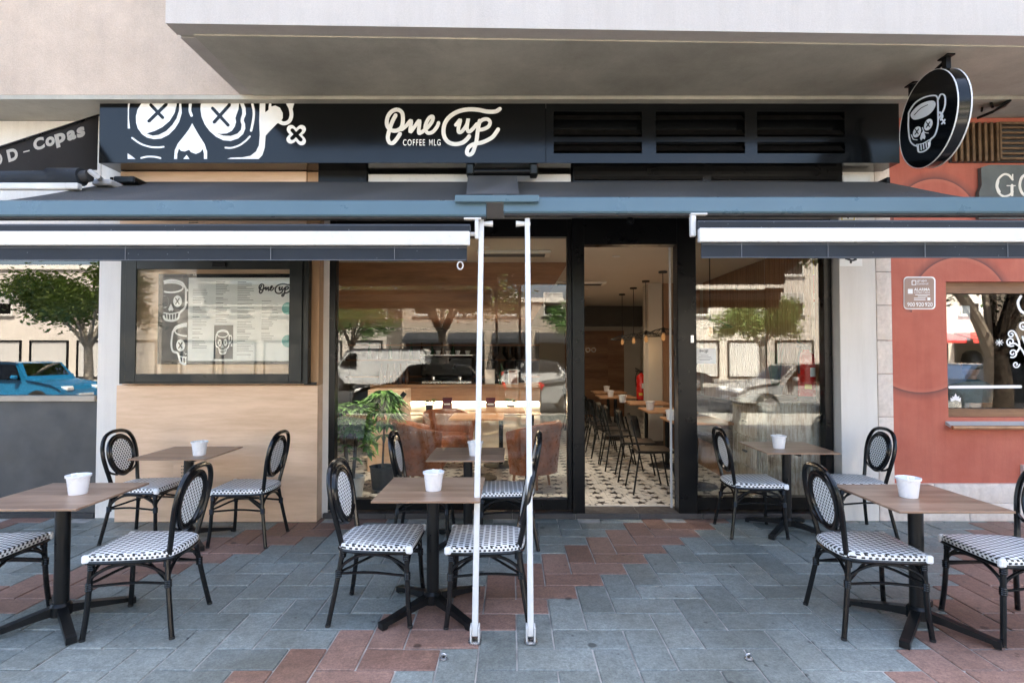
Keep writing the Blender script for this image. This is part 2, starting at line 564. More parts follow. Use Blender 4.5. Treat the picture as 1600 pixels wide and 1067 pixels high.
class Art:
    """2D drawing laid as thin raised vinyl on a plane; f maps 2D -> 3D"""
    def __init__(s, f, n, h0=.0015):
        s.f, s.n, s.h = f, Vector(n), h0
        s.mb = MB()
    def layer(s):
        s.h += .0006
    def stroke(s, pts, w, smooth=True, closed=False, mat=0):
        s.mb.cur = mat
        s.h += .00012
        P = spline([(p[0], p[1], 0) for p in pts], 6, closed) if smooth else [Vector((p[0], p[1], 0)) for p in pts]
        if closed: P.append(P[0])
        n = len(P)
        L, Rr, w2 = [], [], w / 2
        for i in range(n):
            t = P[min(i + 1, n - 1)] - P[max(i - 1, 0)]
            if t.length < 1e-9: t = Vector((1, 0, 0))
            t.normalize()
            q = Vector((-t.y, t.x, 0))
            L.append(P[i] + q * w2)
            Rr.append(P[i] - q * w2)
        vs, fs = [], []
        for i in range(n):
            hh = s.h + i * 2.5e-6
            for p in (L[i], Rr[i]):
                b = s.f(p.x, p.y)
                vs.append(b + s.n * hh)
                vs.append(b)
        for i in range(n - 1):
            a = 4 * i
            fs += [(a, a + 2, a + 6, a + 4), (a, a + 4, a + 5, a + 1), (a + 2, a + 3, a + 7, a + 6)]
        s.mb._add(vs, fs)
        if not closed:
            for e, sgn in ((0, -1), (n - 1, 1)):
                t = (P[1] - P[0]) if e == 0 else (P[-1] - P[-2])
                t = t.normalized() * sgn
                a0 = math.atan2(t.y, t.x)
                hh = s.h + (0 if e == 0 else n * 2.5e-6)
                ring = [P[e] + Vector((math.cos(a0 + a), math.sin(a0 + a), 0)) * w2 for a in [math.pi * (k / 6 - .5) for k in range(7)]]
                s.mb._add([s.f(p.x, p.y) + s.n * hh for p in ring], [tuple(range(7))])
        s.mb.cur = 0
    def fill(s, pts, smooth=0, mat=0):
        s.mb.cur = mat
        s.h += .00012
        P = spline([(p[0], p[1], 0) for p in pts], smooth, True) if smooth else [Vector((p[0], p[1], 0)) for p in pts]
        s.mb.prism([s.f(p.x, p.y) for p in P], s.n * s.h)
        s.mb.cur = 0
def draw_one_cup(A, k=1.0):
    A.stroke([(215, 235), (185, 290), (160, 350), (135, 430), (122, 500), (140, 555), (180, 565), (225, 520), (268, 455)], 46 * k)
    A.stroke([(240, 168), (292, 205), (302, 290), (285, 375), (230, 415), (165, 412), (120, 370), (110, 310), (128, 240), (175, 185)], 46 * k, closed=True)
    A.stroke([(285, 405), (340, 360), (400, 298), (388, 430), (440, 370), (500, 298), (490, 440), (530, 432)], 42 * k)
    A.stroke([(520, 440), (590, 385), (648, 310), (658, 252), (618, 262), (578, 330), (568, 400), (600, 445), (660, 430), (708, 370), (726, 325)], 42 * k)
    A.stroke([(1455, 160), (1400, 190), (1300, 190), (1200, 170), (1080, 165), (960, 190), (860, 250), (802, 330), (785, 420), (800, 500), (850, 558), (930, 578), (1010, 560), (1060, 522), (1090, 485)], 48 * k)
    A.stroke([(932, 350), (985, 290), (962, 390), (968, 435), (1005, 425), (1060, 350), (1080, 275), (1065, 380), (1085, 430), (1130, 400), (1180, 340)], 42 * k)
    A.stroke([(1215, 300), (1195, 400), (1180, 520), (1160, 600), (1130, 680), (1090, 703), (1064, 680), (1080, 620), (1140, 580), (1250, 555), (1360, 500), (1410, 440), (1435, 402)], 46 * k)
    A.stroke([(1195, 335), (1250, 288), (1310, 282), (1340, 320), (1320, 368), (1260, 400), (1205, 408)], 42 * k)
SKULL_V = [  # cup-headed skull drawn in a 0..100 square: (kind, pts, width)
    ('s', [(13, 36), (10, 56), (13, 70), (24, 74), (28, 83), (33, 92), (50, 94), (62, 90), (66, 80), (78, 70), (80, 55), (80, 36)], 4.2, 0),
    ('s', [(13, 36), (22, 26), (46, 21), (70, 25), (80, 36)], 4.2, 0),
    ('e', (46, 34, 28, 9), 3.0, 0),
    ('s', [(80, 40), (90, 38), (94, 48), (88, 58), (80, 62)], 4.0, 0),
    ('s', [(90, 64), (96, 70)], 3.6, 0), ('s', [(96, 64), (90, 70)], 3.6, 0),
    ('f', (31, 60, 10, 11), 0, 0), ('f', (61, 59, 10, 10.5), 0, 0),
    ('s', [(27, 55), (35, 65)], 2.2, 1), ('s', [(35, 55), (27, 65)], 2.2, 1),
    ('s', [(57, 54), (65, 64)], 2.2, 1), ('s', [(65, 54), (57, 64)], 2.2, 1),
    ('p', [(46, 63), (52, 74), (49, 77), (46, 75), (43, 77), (40, 74)], 0, 0),
    ('s', [(30, 80), (46, 82), (64, 79)], 2.2, 0),
    ('s', [(36, 81), (37, 91)], 2.0, 0), ('s', [(43, 82), (43.5, 93)], 2.0, 0), ('s', [(50, 82), (50, 93)], 2.0, 0), ('s', [(57, 81), (56, 92)], 2.0, 0),
]
def draw_skull(f, n, h0=.0015):
    A = Art(f, n, h0)
    for kind, p, w, mt in SKULL_V:
        if mt == 1 and A.h < h0 + .003: A.h = h0 + .003
        if kind == 's': A.stroke(p, w, True, mat=mt)
        elif kind == 'p': A.fill(p, 0, mt)
        else:
            cx, cy, rx, ry = p
            ring = [(cx + rx * math.cos(a), cy + ry * math.sin(a)) for a in [2 * math.pi * k / 20 for k in range(20)]]
            if kind == 'e': A.stroke(ring, w, False, True, mt)
            else: A.fill(ring, 0, mt)
    return A

# ------------------------------------------------------------------ ground
GX0, GY0 = -.575, 2.96           # one joint crossing of the herringbone
def paver_mesh(name, mat):
    return MB().box(-.1958, .1958, -.0958, .0958, -.05, 0, .004).mesh(name, mat)
pv_grey = paver_mesh('paver', M['grey_paver'])
pv_red = paver_mesh('paver', M['red_paver'])
pavement = MB().box(-16, 16, -3.9, 5.45, -.3, -.0075).build('pavement', M['mortar'], kind='structure')
far_grey, far_red = MB(), MB()
rnd = random.Random(3)
npav = 0
for j in range(-34, 13):
    for i in range(-26, 27):
        k = (i - j) % 4
        if k == 0:
            vert, m = False, (i - j) // 4
            c = Vector((GX0 + (i + 1) * .2, GY0 + (j + .5) * .2, 0))
        elif k == 3:
            vert, m = True, (i - j - 3) // 4
            c = Vector((GX0 + (i + .5) * .2, GY0 + (j + 1) * .2, 0))
        else:
            continue
        if c.y > 5.33: continue
        red = (m % 4 == 0) if not vert else ((m + 1) % 4 == 0)
        vis = False
        if c.y > 2.3:
            x = c.x / c.y
            yy = 555 + 1.55 * FPX / c.y
            vis = abs(x) < .985 and yy < 1105
        if vis and npav < 300:
            npav += 1
            o = link('paver', pv_red if red else pv_grey, pavement, (c.x, c.y, rnd.uniform(-.0026, .0016)),
                     (rnd.uniform(-.006, .006), rnd.uniform(-.006, .006), (math.pi / 2 if vert else 0) + rnd.uniform(-.004, .004)))
        elif abs(c.x) < 6.2 and c.y > -3.7:
            w, d = (.0965, .1965) if vert else (.1965, .0965)
            (far_red if red else far_grey).box(c.x - w, c.x + w, c.y - d, c.y + d, -.04, rnd.uniform(-.001, .001))
far_grey.build('paver_field', M['grey_paver'], pavement, kind='stuff')
far_red.build('red_paver_field', M['red_paver'], pavement, kind='stuff')
MB().box(-45, 45, -4.12, -3.9, -.3, .0, .015).build('kerb', M['kerb_stone'], kind='structure')
MB().box(-400, 400, -400, 60, -.6, -.14).build('road', M['asphalt'], kind='structure')
MB().box(-45, 45, -24.5, -18.6, -.3, .0).build('far_pavement', M['kerb_stone'], kind='structure')
for px, py in ((693, 1030), (1170, 1030)):
    p = atz(px, py, 0)
    t = thing('ground_anchor', 'small steel anchor eye set in the paving %s' % ('left of the white poles' if px < 800 else 'right of the white poles'), 'anchor', p, 0, 'anchor eyes in the paving')
    MB().lathe([(.0, .0035), (.020, .0035), (.020, .009), (.012, .012), (0, .012)], 14).build('washer', M['steel'], t, True)
    MB().tube([(.013 * math.cos(a), 0, .017 + .012 * math.sin(a)) for a in [2 * math.pi * k / 14 for k in range(14)]], .004, 6, True).build('eye', M['steel'], t, True)

# ------------------------------------------------------------------ upper building
SOF = 3.86
apt = thing('apartment_building', 'pink stucco apartment block with a jutting white balcony above the shops', 'building', (0, 0, 0))
MB().box(-16, 16, 4.87, 15, SOF + .012, 8.4).build('upper_wall', M['stucco'], apt)
MB().box(-16, 16, 4.866, 14.9, SOF - .03, SOF + .008).build('ceiling_slab', M['soffit'], apt)
bl, br = Vector((-2.41, 3.81, 0)), Vector((9.0, 4.09, 0))
def bal(z0, z1, inset, mat, name, parent, y1=4.86):
    mb = MB()
    d = (br - bl).normalized()
    q = Vector((-d.y, d.x, 0))
    a = bl + d * inset + q * inset
    b = br + q * inset
    mb.prism([(a.x, a.y, z0), (b.x, b.y, z0), (b.x, y1, z0), (a.x, y1, z0)], (0, 0, z1 - z0))
    return mb.build(name, mat, parent)
bs = bal(SOF + .010, SOF + .2, .0, M['soffit'], 'balcony_slab', apt)
bal(SOF - .004, SOF + .012, .115, M['soffit'], 'drip_panel', bs, 4.85)
d = (br - bl).normalized()
q = Vector((-d.y, d.x, 0))
mb = MB()
a, b = bl - q * .012 - d * .012, br - q * .012
mb.prism([(a.x, a.y, SOF + .006), (b.x, b.y, SOF + .006), (b.x + q.x * .14, b.y + q.y * .14, SOF + .006), (a.x + q.x * .14, a.y + q.y * .14, SOF + .006)], (0, 0, 1.15))
mb.build('parapet', M['parapet'], apt)
mb = MB()
mb.box(-2.422, -2.30, 3.97, 4.85, SOF + .006, SOF + 1.156)
mb.build('side_parapet', M['parapet'], apt)
for x in (-12, -8.5, -5.2, 6.8, 10.2):
    w = MB().box(x - .6, x + .6, 4.83, 4.869, 5.2, 6.7).build('window', M['white_metal'], apt)
    MB().box(x - .52, x + .52, 4.80, 4.829, 5.28, 6.62).build('pane', M['car_glass'], w)

# ------------------------------------------------------------------ cafe shopfront
YF = 5.31
def F(px, py, Y=5.34):
    p = at(px, py, Y)
    return p.x, p.z
cafe = thing('cafe_shopfront', 'cafe shopfront with oak cladding, black framed windows and open doorway', 'shopfront', (0, 0, 0))
X = lambda px, Y=5.34: at(px, 555, Y).x
Z = lambda py, Y=5.34: at(800, py, Y).z
# masonry
MB().box(X(153, 5.30), X(516), 5.30, 5.46, 0, SOF - .035).build('pillar', M['white_wall'], cafe)
ph = MB()
ph.box(X(516) + .002, X(1297), 5.33, 5.46, Z(343), SOF - .035)
ph.build('lintel_wall', M['grey_wall'], cafe)
MB().box(3.095, 3.44, 5.20, 5.46, 0, SOF - .035, .004).build('pillar', M['white_wall'], cafe)
# white and black strips between the sign and the awning
MB().box(X(575, 5.2), X(892, 5.2), 5.17, 5.325, Z(288, 5.2), Z(274, 5.2), .003).build('shutter_rail', M['white_metal'], cafe)
MB().box(X(497, 5.2), X(573, 5.2), 5.16, 5.325, Z(292, 5.2), Z(250, 5.2), .003).build('shutter_box', M['black_alu'], cafe)
sb = MB().box(X(895, 5.2), X(1318, 5.2), 5.17, 5.325, Z(294, 5.2), Z(250, 5.2), .003).build('shutter_box', M['black_alu'], cafe)
MB().box(X(898, 5.16), X(1100, 5.16), 5.150, 5.168, Z(281, 5.16), Z(276, 5.16)).build('shutter_slat', M['louvre'], sb)
MB().box(X(1115, 5.16), X(1312, 5.16), 5.150, 5.168, Z(281, 5.16), Z(276, 5.16)).build('shutter_slat', M['louvre'], sb)
MB().box(X(1322, 5.15), X(1364, 5.15), 5.15, 5.195, Z(288, 5.15), Z(273, 5.15)).build('cable_box', M['white_metal'], cafe)
# oak cladding
PX0, PX1 = X(183, 5.16), X(497, 5.16)
PXS = X(477, 5.17)
zc0, zc1 = Z(602, 5.16), Z(404, 5.16)
MB().box(PX0, PX1, 5.16, 5.298, .004, zc0, .002).build('cladding_panel', M['oak_panel'], cafe)
MB().box(PX0, PXS - .004, 5.162, 5.298, zc1, Z(268, 5.16), .002).build('cladding_panel', M['oak_panel'], cafe)
MB().box(PXS, PX1, 5.178, 5.298, zc0 + .004, Z(268, 5.16), .002).build('cladding_strip', M['oak_dark'], cafe)
MB().box(PX0 + .03, PXS - .004, 5.19, 5.298, zc0 + .004, zc1 - .004).build('cladding_panel', M['oak_panel'], cafe)
def vent(px0, px1, py0, py1, Y):
    x0, x1, z0, z1 = X(px0, Y), X(px1, Y), Z(py1, Y), Z(py0, Y)
    g = MB().box(x0, x1, Y - .004, Y + .001, z0, z1, .001).build('vent_plate', M['oak_panel'], cafe)
    mb = MB()
    for i in range(7):
        for j in range(5):
            x = x0 + (x1 - x0) * (.32 + .36 * i / 6)
            z = z0 + (z1 - z0) * (.15 + .7 * j / 4)
            mb.box(x - .0045, x + .0045, Y - .0055, Y - .0042, z - .0045, z + .0045)
    mb.build('vent_holes', M['ink'], g, kind='stuff')
vent(274, 314, 724, 752, 5.16)
vent(282, 318, 336, 354, 5.162)
# menu display case
case = thing('menu_case', 'dark framed glass display case with the cafe menu inside, on oak cladding', 'display case', (0, 0, 0))
YC = 5.06
cx = lambda px: X(px, YC)
cz = lambda py: Z(py, YC)
def frame(mb, x0, x1, z0, z1, l, r, b, t, y0, y1, bev=.003):
    mb.box(x0, x0 + l, y0, y1, z0, z1, bev)
    mb.box(x1 - r, x1, y0, y1, z0, z1, bev)
    mb.box(x0 + l, x1 - r, y0 + .001, y1, z0, z0 + b, bev)
    mb.box(x0 + l, x1 - r, y0 + .001, y1, z1 - t, z1, bev)
    return mb
o = frame(MB(), cx(184), cx(480), cz(600), cz(402), .07, .06, .03, .06, YC + .02, 5.158).build('outer_frame', M['grey_alu'], case)
o = frame(MB(), cx(194), cx(471), cz(597), cz(408), .10, .117, .075, .075, YC, YC + .018).build('sash', M['grey_alu'], case)
MB().box(cx(211) - .005, cx(451) + .005, YC + .006, YC + .012, cz(585), cz(420)).build('pane', M['case_glass'], o)
MB().box(cx(331), cx(352), YC - .022, YC - .001, cz(417), cz(410), .003).build('latch', M['black_alu'], o)
MB().box(cx(471), X(495, 5.15), 5.13, 5.156, Z(601, 5.15), Z(597, 5.15)).build('rail', M['black_alu'], case)
# the menu sheet
YM = 5.135
mx = lambda px: X(px, YM)
mz = lambda py: Z(py, YM)
menu = thing('menu_board', 'printed white and slate menu board inside the glass display case', 'menu', (0, 0, 0))
MB().box(mx(245), mx(474), YM + .004, YM + .03, mz(569), mz(428), .004).build('board_frame', M['black_alu'], menu)
MB().box(mx(253), mx(293), YM, YM + .0035, mz(564), mz(434)).build('slate_sheet', M['slate_print'], menu)
MB().box(mx(293) + .001, mx(472), YM, YM + .0035, mz(564), mz(434)).build('paper_sheet', M['paper'], menu)
MB().box(mx(334), mx(364), YM - .0008, YM - .0001, mz(561), mz(508)).build('slate_card', M['slate_print'], menu)
nrm = Vector((0, -1, 0))
def sheet(px0, px1, py0, py1, Y):
    return lambda x, y: at(px0 + (px1 - px0) * x / 100, py0 + (py1 - py0) * y / 100, Y)
draw_skull(sheet(334, 364, 505, 556, YM - .0008), nrm, .0003).mb.build('emblem', [M['vinyl_white'], M['slate_print']], menu)
# the big cups run off the slate sheet: keep the part that lies on it
def clip_art(art, xmin, xmax):
    keep = [all(xmin <= art.mb.v[i][0] <= xmax for i in f) for f in art.mb.f]
    art.mb.f = [f for f, k in zip(art.mb.f, keep) if k]
    art.mb.m = [m for m, k in zip(art.mb.m, keep) if k]
    return art.mb
for box_ in ((236, 304, 420, 506), (261, 329, 488, 574)):
    clip_art(draw_skull(sheet(*box_, YM), nrm, .0003), mx(253), mx(293)).build('emblem', [M['vinyl_white'], M['slate_print']], menu)
A = Art(lambda x, y: at(404 + (x - 85) / 1395 * 52, 443 + (y - 140) / 590 * 21, YM), nrm, .0004)
draw_one_cup(A, 1.25)
A.mb.build('lettering', M['ink'], menu)
mb = MB()
rt = random.Random(5)
for px, y0, y1, w in ((300, 452, 545, 24), (336, 440, 505, 26), (370, 440, 470, 30), (370, 475, 556, 28), (408, 470, 530, 26)):
    y = y0
    while y < y1:
        head = rt.random() < .16
        ww = w * (.45 if head else rt.uniform(.5, 1))
        mb.box(mx(px), mx(px + ww), YM - .0006, YM - .0001, mz(y + (1.3 if head else .9)), mz(y))
        y += rt.choice((2.6, 2.6, 2.9, 5.5))
mb.build('menu_text', M['ink_grey'], menu, kind='stuff')
mb = MB()
for py in (482, 533):
    c = at(450, py, YM)
    mb = MB()
    mb.prism([(c.x + .058 * math.cos(t), YM - .0001, c.z + .058 * math.sin(t)) for t in [2 * math.pi * k / 24 for k in range(24)]], (0, -.0006, 0))
    mb.build('teal_dot', M['teal_print'], menu)

# windows and doorway
def window(px0, px1, py0, py1, l, r, b, t, name='window', Y0=5.30, Y1=5.40):
    x0, x1, z0, z1 = X(px0), X(px1), Z(py1), Z(py0)
    f = frame(MB(), x0, x1, z0, z1, l, r, b, t, Y0, Y1).build(name, M['black_alu'], cafe)
    MB().box(x0 + l - .005, x1 - r + .005, 5.345, 5.353, z0 + b - .005, z1 - t + .005).build('pane', M['glass'], f)
    return f
wm = window(516, 893, 344, 795, .060, .045, .10, .17)
wr = window(1085, 1297, 344, 795, .005, .075, .12, .17)
df = MB()
df.box(X(893) + .001, X(912), 5.27, 5.42, .05, Z(344), .004)
df.box(X(1056), X(1085) - .001, 5.27, 5.42, .05, Z(344), .004)
df.box(X(912), X(1056), 5.275, 5.42, Z(384), Z(344), .004)
dfo = df.build('door_frame', M['black_alu'], cafe)
s = MB().lathe([(0, 0), (.035, 0), (.04, .02), (.03, .04), (0, .045)], 12, at(984, 346, 5.27), Matrix.Rotation(R(90), 3, 'X'))
s.build('door_sensor', M['table_black'], dfo, True)
MB().box(X(1075), X(1080), 5.255, 5.269, Z(536), Z(524), .003).build('lock', M['steel'], dfo)
sd = MB()
sd.box(X(1046, 5.44), X(1049, 5.44), 5.435, 5.447, .06, Z(380, 5.44))
sdo = sd.build('sliding_door', M['white_metal'], cafe)
MB().box(X(1049, 5.44) + .001, X(1196, 5.44), 5.436, 5.446, .06, Z(380, 5.44)).build('pane', M['glass'], sdo)
st = MB().box(X(512), X(1299), 5.275, 5.50, -.02, .046).build('threshold', M['mortar'], cafe)
x = X(510)
while x < X(1298):
    x2 = min(x + .6, X(1299))
    MB().box(x + .002, x2 - .002, 5.265, 5.52, .0, .052, .003).build('step_tile', M['step_tile'], st)
    x = x2
# quoin stones of the pillar and the plinth slabs right of it
def rough_stone(x0, x1, y, y1, z0, z1, rg):
    mb = MB()
    nx, nz = max(2, int((x1 - x0) / .06)), max(2, int((z1 - z0) / .06))
    vs = []
    for j in range(nz + 1):
        for i in range(nx + 1):
            e = i in (0, nx) or j in (0, nz)
            vs.append((x0 + (x1 - x0) * i / nx, y + (.012 if e else rg.uniform(-.010, .006)), z0 + (z1 - z0) * j / nz))
    fs = [(j * (nx + 1) + i, j * (nx + 1) + i + 1, (j + 1) * (nx + 1) + i + 1, (j + 1) * (nx + 1) + i) for j in range(nz) for i in range(nx)]
    ob = len(vs)
    bd = [(i, 0) for i in range(nx)] + [(nx, j) for j in range(nz)] + [(nx - i, nz) for i in range(nx)] + [(0, nz - j) for j in range(nz)]
    idx = [j * (nx + 1) + i for i, j in bd]
    vs += [(vs[k][0], y1, vs[k][2]) for k in idx]
    n = len(idx)
    fs += [(idx[k], ob + k, ob + (k + 1) % n, idx[(k + 1) % n]) for k in range(n)]
    return mb._add(vs, fs)
bar = thing('red_shopfront', 'red painted bar front with plinth of pale stone right of the cafe', 'shopfront', (0, 0, 0))
rg = random.Random(12)
z = .0
while z < SOF - .1:
    h = min(rg.uniform(.24, .42), SOF - .04 - z)
    rough_stone(3.443, 3.583, 5.185, 5.46, z + .003, z + h - .003, rg).build('quoin_stone', M['stone'], bar, True)
    z += h
def red_wall_mat():
    m, nt, b, o = nodes_of('red_wall')
    w = coords(nt, kind='World')
    f = noise(nt, w, 1.7, 6, .65)
    fine = noise(nt, w, 110, 3)
    base = ramp(nt, f, [(.3, (.42, .098, .060)), (.7, (.52, .155, .102))]).outputs[0]
    sk = noise(nt, coords(nt, (7, 7, .5), kind='World'), 2.0, 6, .7)
    base = mix(nt, .2, base, ramp(nt, sk, [(.36, (.62, .58, .58)), (.52, (1, 1, 1)), (.75, (1.15, 1.2, 1.25))]).outputs[0], 'MULTIPLY')
    sx = nt.nodes.new('ShaderNodeSeparateXYZ')
    nt.links.new(w, sx.inputs[0])
    # mural: airbrushed petals, dark painted line outside each arc and a paler rim inside
    for px, py, rpx in ((1438, 512, 101), (1462, 345, 66), (1500, 478, 76)):
        c = at(px, py, 5.24)
        rad = rpx * 5.24 / FPX
        dx = math_n(nt, 'SUBTRACT', sx.outputs[0], c.x)
        dz = math_n(nt, 'SUBTRACT', sx.outputs[2], c.z)
        dist = math_n(nt, 'SQRT', math_n(nt, 'ADD', math_n(nt, 'MULTIPLY', dx, dx), math_n(nt, 'MULTIPLY', dz, dz)))
        e = math_n(nt, 'SUBTRACT', dist, rad)
        side = math_n(nt, 'LESS_THAN', dz, .05) if py == 512 else math_n(nt, 'GREATER_THAN', dz, -.06)
        line = math_n(nt, 'MULTIPLY', side, ramp(nt, math_n(nt, 'ADD', math_n(nt, 'MULTIPLY', e, 5.0), .5), [(.49, (0, 0, 0)), (.505, (.85, .85, .85)), (.62, (.42, .42, .42)), (.9, (0, 0, 0))]).outputs[0])
        base = mix(nt, line, base, (.085, .045, .045))
        rim = math_n(nt, 'MULTIPLY', side, ramp(nt, math_n(nt, 'ADD', math_n(nt, 'MULTIPLY', e, 5.0), .5), [(.30, (0, 0, 0)), (.485, (.5, .5, .5)), (.5, (0, 0, 0))]).outputs[0])
        base = mix(nt, rim, base, (.56, .19, .13))
    nt.links.new(base, b.inputs['Base Color'])
    b.inputs['Roughness'].default_value = .7
    bump(nt, b, math_n(nt, 'ADD', fine, math_n(nt, 'MULTIPLY', noise(nt, w, 14, 5), 1.5)), .45, .004)
    return m
M['red_wall'] = red_wall_mat()
WX = X(1480, 5.24)
wz0, wz1 = Z(652, 5.24), Z(440, 5.24)
MB().box(3.584, WX, 5.24, 5.46, .30, SOF - .035).build('wall', M['red_wall'], bar)
MB().box(WX + .0005, 6.9, 5.24, 5.46, wz1, SOF - .035).build('wall', M['red_wall'], bar)
MB().box(WX + .0005, 6.9, 5.24, 5.46, .30, wz0).build('wall', M['red_wall'], bar)
MB().box(6.9, 16, 5.24, 5.46, 0, SOF - .035).build('wall', M['red_wall'], bar)
x = 3.586
while x < 6.8:
    w = rg.uniform(.55, .85)
    rough_stone(x + .003, x + w - .003, 5.19, 5.46, .0, .165, rg).build('plinth_stone', M['stone'], bar, True)
    x += w
x = 3.586
while x < 6.8:
    w = rg.uniform(.55, .85) if x > 3.6 else .38
    rough_stone(x + .003, x + w - .003, 5.195, 5.46, .169, .52 if x > 4.6 else .345, rg).build('plinth_stone', M['stone'], bar, True)
    x += w
M['brown_wood'] = wood('brown_wood', (.14, .065, .03), (.27, .14, .07), 0, 3.0, .5, 9)
M['copper'] = plain('copper', (.45, .24, .12), .4, metal=.6, var=.2, scale=8)
bw = MB()
bw.box(WX, 6.9, 5.30, 5.40, wz1 - .105, wz1)
bw.box(WX, 6.9, 5.29, 5.40, wz0 + .0, wz0 + .075)
bw.box(6.82, 6.9, 5.30, 5.40, wz0 + .075, wz1 - .105)
bwo = bw.build('window', M['brown_wood'], bar)
MB().box(WX, 6.82, 5.35, 5.358, wz0 + .075, wz1 - .105).build('pane', M['glass'], bwo)
mb = MB()
mb.prism([(WX - .03, 5.16, wz0 - .075), (WX - .03, 5.29, wz0 - .012), (WX - .03, 5.29, wz0 - .05), (WX - .03, 5.16, wz0 - .098)], (2.8, 0, 0))
sl = mb.build('window_sill', M['grey_wall'], bwo)
MB().tube([(WX - .035, 5.152, wz0 - .085), (6.8, 5.152, wz0 - .085)], .02, 8).build('sill_edge', M['copper'], bwo, True)
# white scroll stickers on that pane
A = Art(lambda x, y: at(1400 + x * 200 / 790, 420 + y * 270 / 1067, 5.349), (0, -1, 0), .0006)
def curl(cx_, cy_, r, a0, turns, sgn):
    return [(cx_ + r * (1 - .8 * k / 14) * math.cos(a0 + sgn * turns * 2 * math.pi * k / 14), cy_ + r * (1 - .8 * k / 14) * math.sin(a0 + sgn * turns * 2 * math.pi * k / 14)) for k in range(15)]
A.stroke(curl(712, 405, 26, 0, 1.3, -1), 9)
A.stroke(curl(708, 450, 30, 1, 1.3, 1), 9)
A.stroke(curl(720, 520, 28, 2, 1.3, -1), 9)
A.stroke(curl(785, 350, 30, 0, 1.4, 1), 10)
A.stroke([(738, 400), (758, 450), (760, 490), (740, 520)], 11)
A.stroke([(690, 470), (730, 460), (770, 490), (800, 540)], 11)
A.stroke([(770, 170), (752, 210), (770, 260), (800, 275)], 16)
A.stroke([(780, 420), (800, 470)], 12)
A.stroke(curl(740, 590, 22, 0, 1.2, 1), 8)
for k in range(4):
    a = math.pi * k / 4
    A.stroke([(637 - 24 * math.cos(a), 455 - 20 * math.sin(a)), (637 + 24 * math.cos(a), 455 + 20 * math.sin(a))], 4, False)
A.mb.build('scroll_sticker', M['vinyl_white'], bwo)
A.mb = MB()
A.stroke([(330, 730), (768, 727)], 18, False)
A.mb.build('stripe_sticker', M['vinyl_white'], bwo)
A.mb = MB()
A.fill([(335, 795), (350, 800), (345, 785), (358, 790), (367, 768), (376, 790), (390, 785), (385, 800), (400, 795), (396, 820), (367, 810), (338, 820)])
A.mb.build('crown_sticker', M['vinyl_white'], bwo)

p0, p1 = at(1481, 532, 5.356), at(1516, 478, 5.356)
MB().box(p0.x, p1.x, 5.361, 5.363, p0.z, p1.z).build('poster', M['paper'], bwo)
# bar interior
room = MB()
room.box(3.6, 9, 9.3, 9.4, 0, 3); room.box(3.55, 3.6, 5.47, 9.4, 0, 3); room.box(8.9, 9, 5.47, 9.3, 0, 3)
room.build('bar_room', M['inner_wall'], kind='structure')
MB().box(3.6, 9, 5.465, 9.3, -.02, .03).build('bar_floor', M['step_tile'], kind='structure')
# alarm plate, stickers, grille, dark sign board, flood lamp
al = thing('alarm_plate', 'brown alarm company plate with white lettering on the red wall', 'sign', (0, 0, 0))
def rrect(px0, px1, py0, py1, r, Y):
    out = []
    for cx_, cy_, a0 in ((px1 - r, py0 + r, -90), (px1 - r, py1 - r, 0), (px0 + r, py1 - r, 90), (px0 + r, py0 + r, 180)):
        out += [at(cx_ + r * math.cos(R(a0 + k * 18)), cy_ + r * math.sin(R(a0 + k * 18)), Y) for k in range(6)]
    return out
M['alarm_brown'] = plain('alarm_brown', (.36, .24, .19), .5, var=.05)
MB().prism(rrect(1411.5, 1461, 432.5, 483.5, 6, 5.238), (0, -.006, 0)).build('border', M['vinyl_white'], al)
MB().prism(rrect(1413.2, 1459.3, 434.2, 481.8, 5, 5.2315), (0, -.002, 0)).build('plate', M['alarm_brown'], al)
mb = MB()
def tpx(mb, s, px0, px1, py0, py1, Y, h=.0012, bold=0.0, spacing=1.0):
    o = at(px0, py1, Y)
    put_text(mb, s, o, at(px1, py1, Y) - o, at(px0, py0, Y) - o, (0, -1, 0), h, bold, spacing)
YA = 5.2293
for s_, xa_, xb_, ya_, yb_, bo_ in (('grupo', 1433, 1448, 437.5, 441.5, 0), ('control', 1433, 1450, 441.5, 445, 0), ('ALARMA', 1428, 1453, 450, 454.5, .02),
                                    ('CONECTADA', 1428, 1453, 455.5, 458.5, 0), ('900', 1417.5, 1429.5, 472.5, 479, .01), ('920', 1431.3, 1443.3, 472.5, 479, .01), ('920', 1445, 1457, 472.5, 479, .01)):
    mb = MB()
    tpx(mb, s_, xa_, xb_, ya_, yb_, YA, bold=bo_)
    mb.build('lettering', M['vinyl_white'], al)
mb = MB()
for py, a, b in ((460, 1430, 1453), (462.6, 1434, 1449), (465.5, 1428, 1446), (468, 1428, 1446)):
    p, q_ = at(a, py + 1, YA), at(b, py, YA)
    mb.box(p.x, q_.x, YA - .0012, YA, p.z, q_.z)
mb.build('small_print', M['vinyl_white'], al, kind='stuff')
A = Art(lambda x, y: at(x, y, YA), nrm, .001)
A.stroke([(1425, 438.5), (1431, 438.5), (1431, 445), (1425, 445)], 1.4, False, True)
A.fill([(1418.5, 451.5), (1426, 451.5), (1426, 459), (1418.5, 459)])
A.fill([(1449, 464.8), (1453.5, 464.8), (1453.5, 469.4), (1449, 469.4)])
A.mb.build('icon', M['vinyl_white'], al)
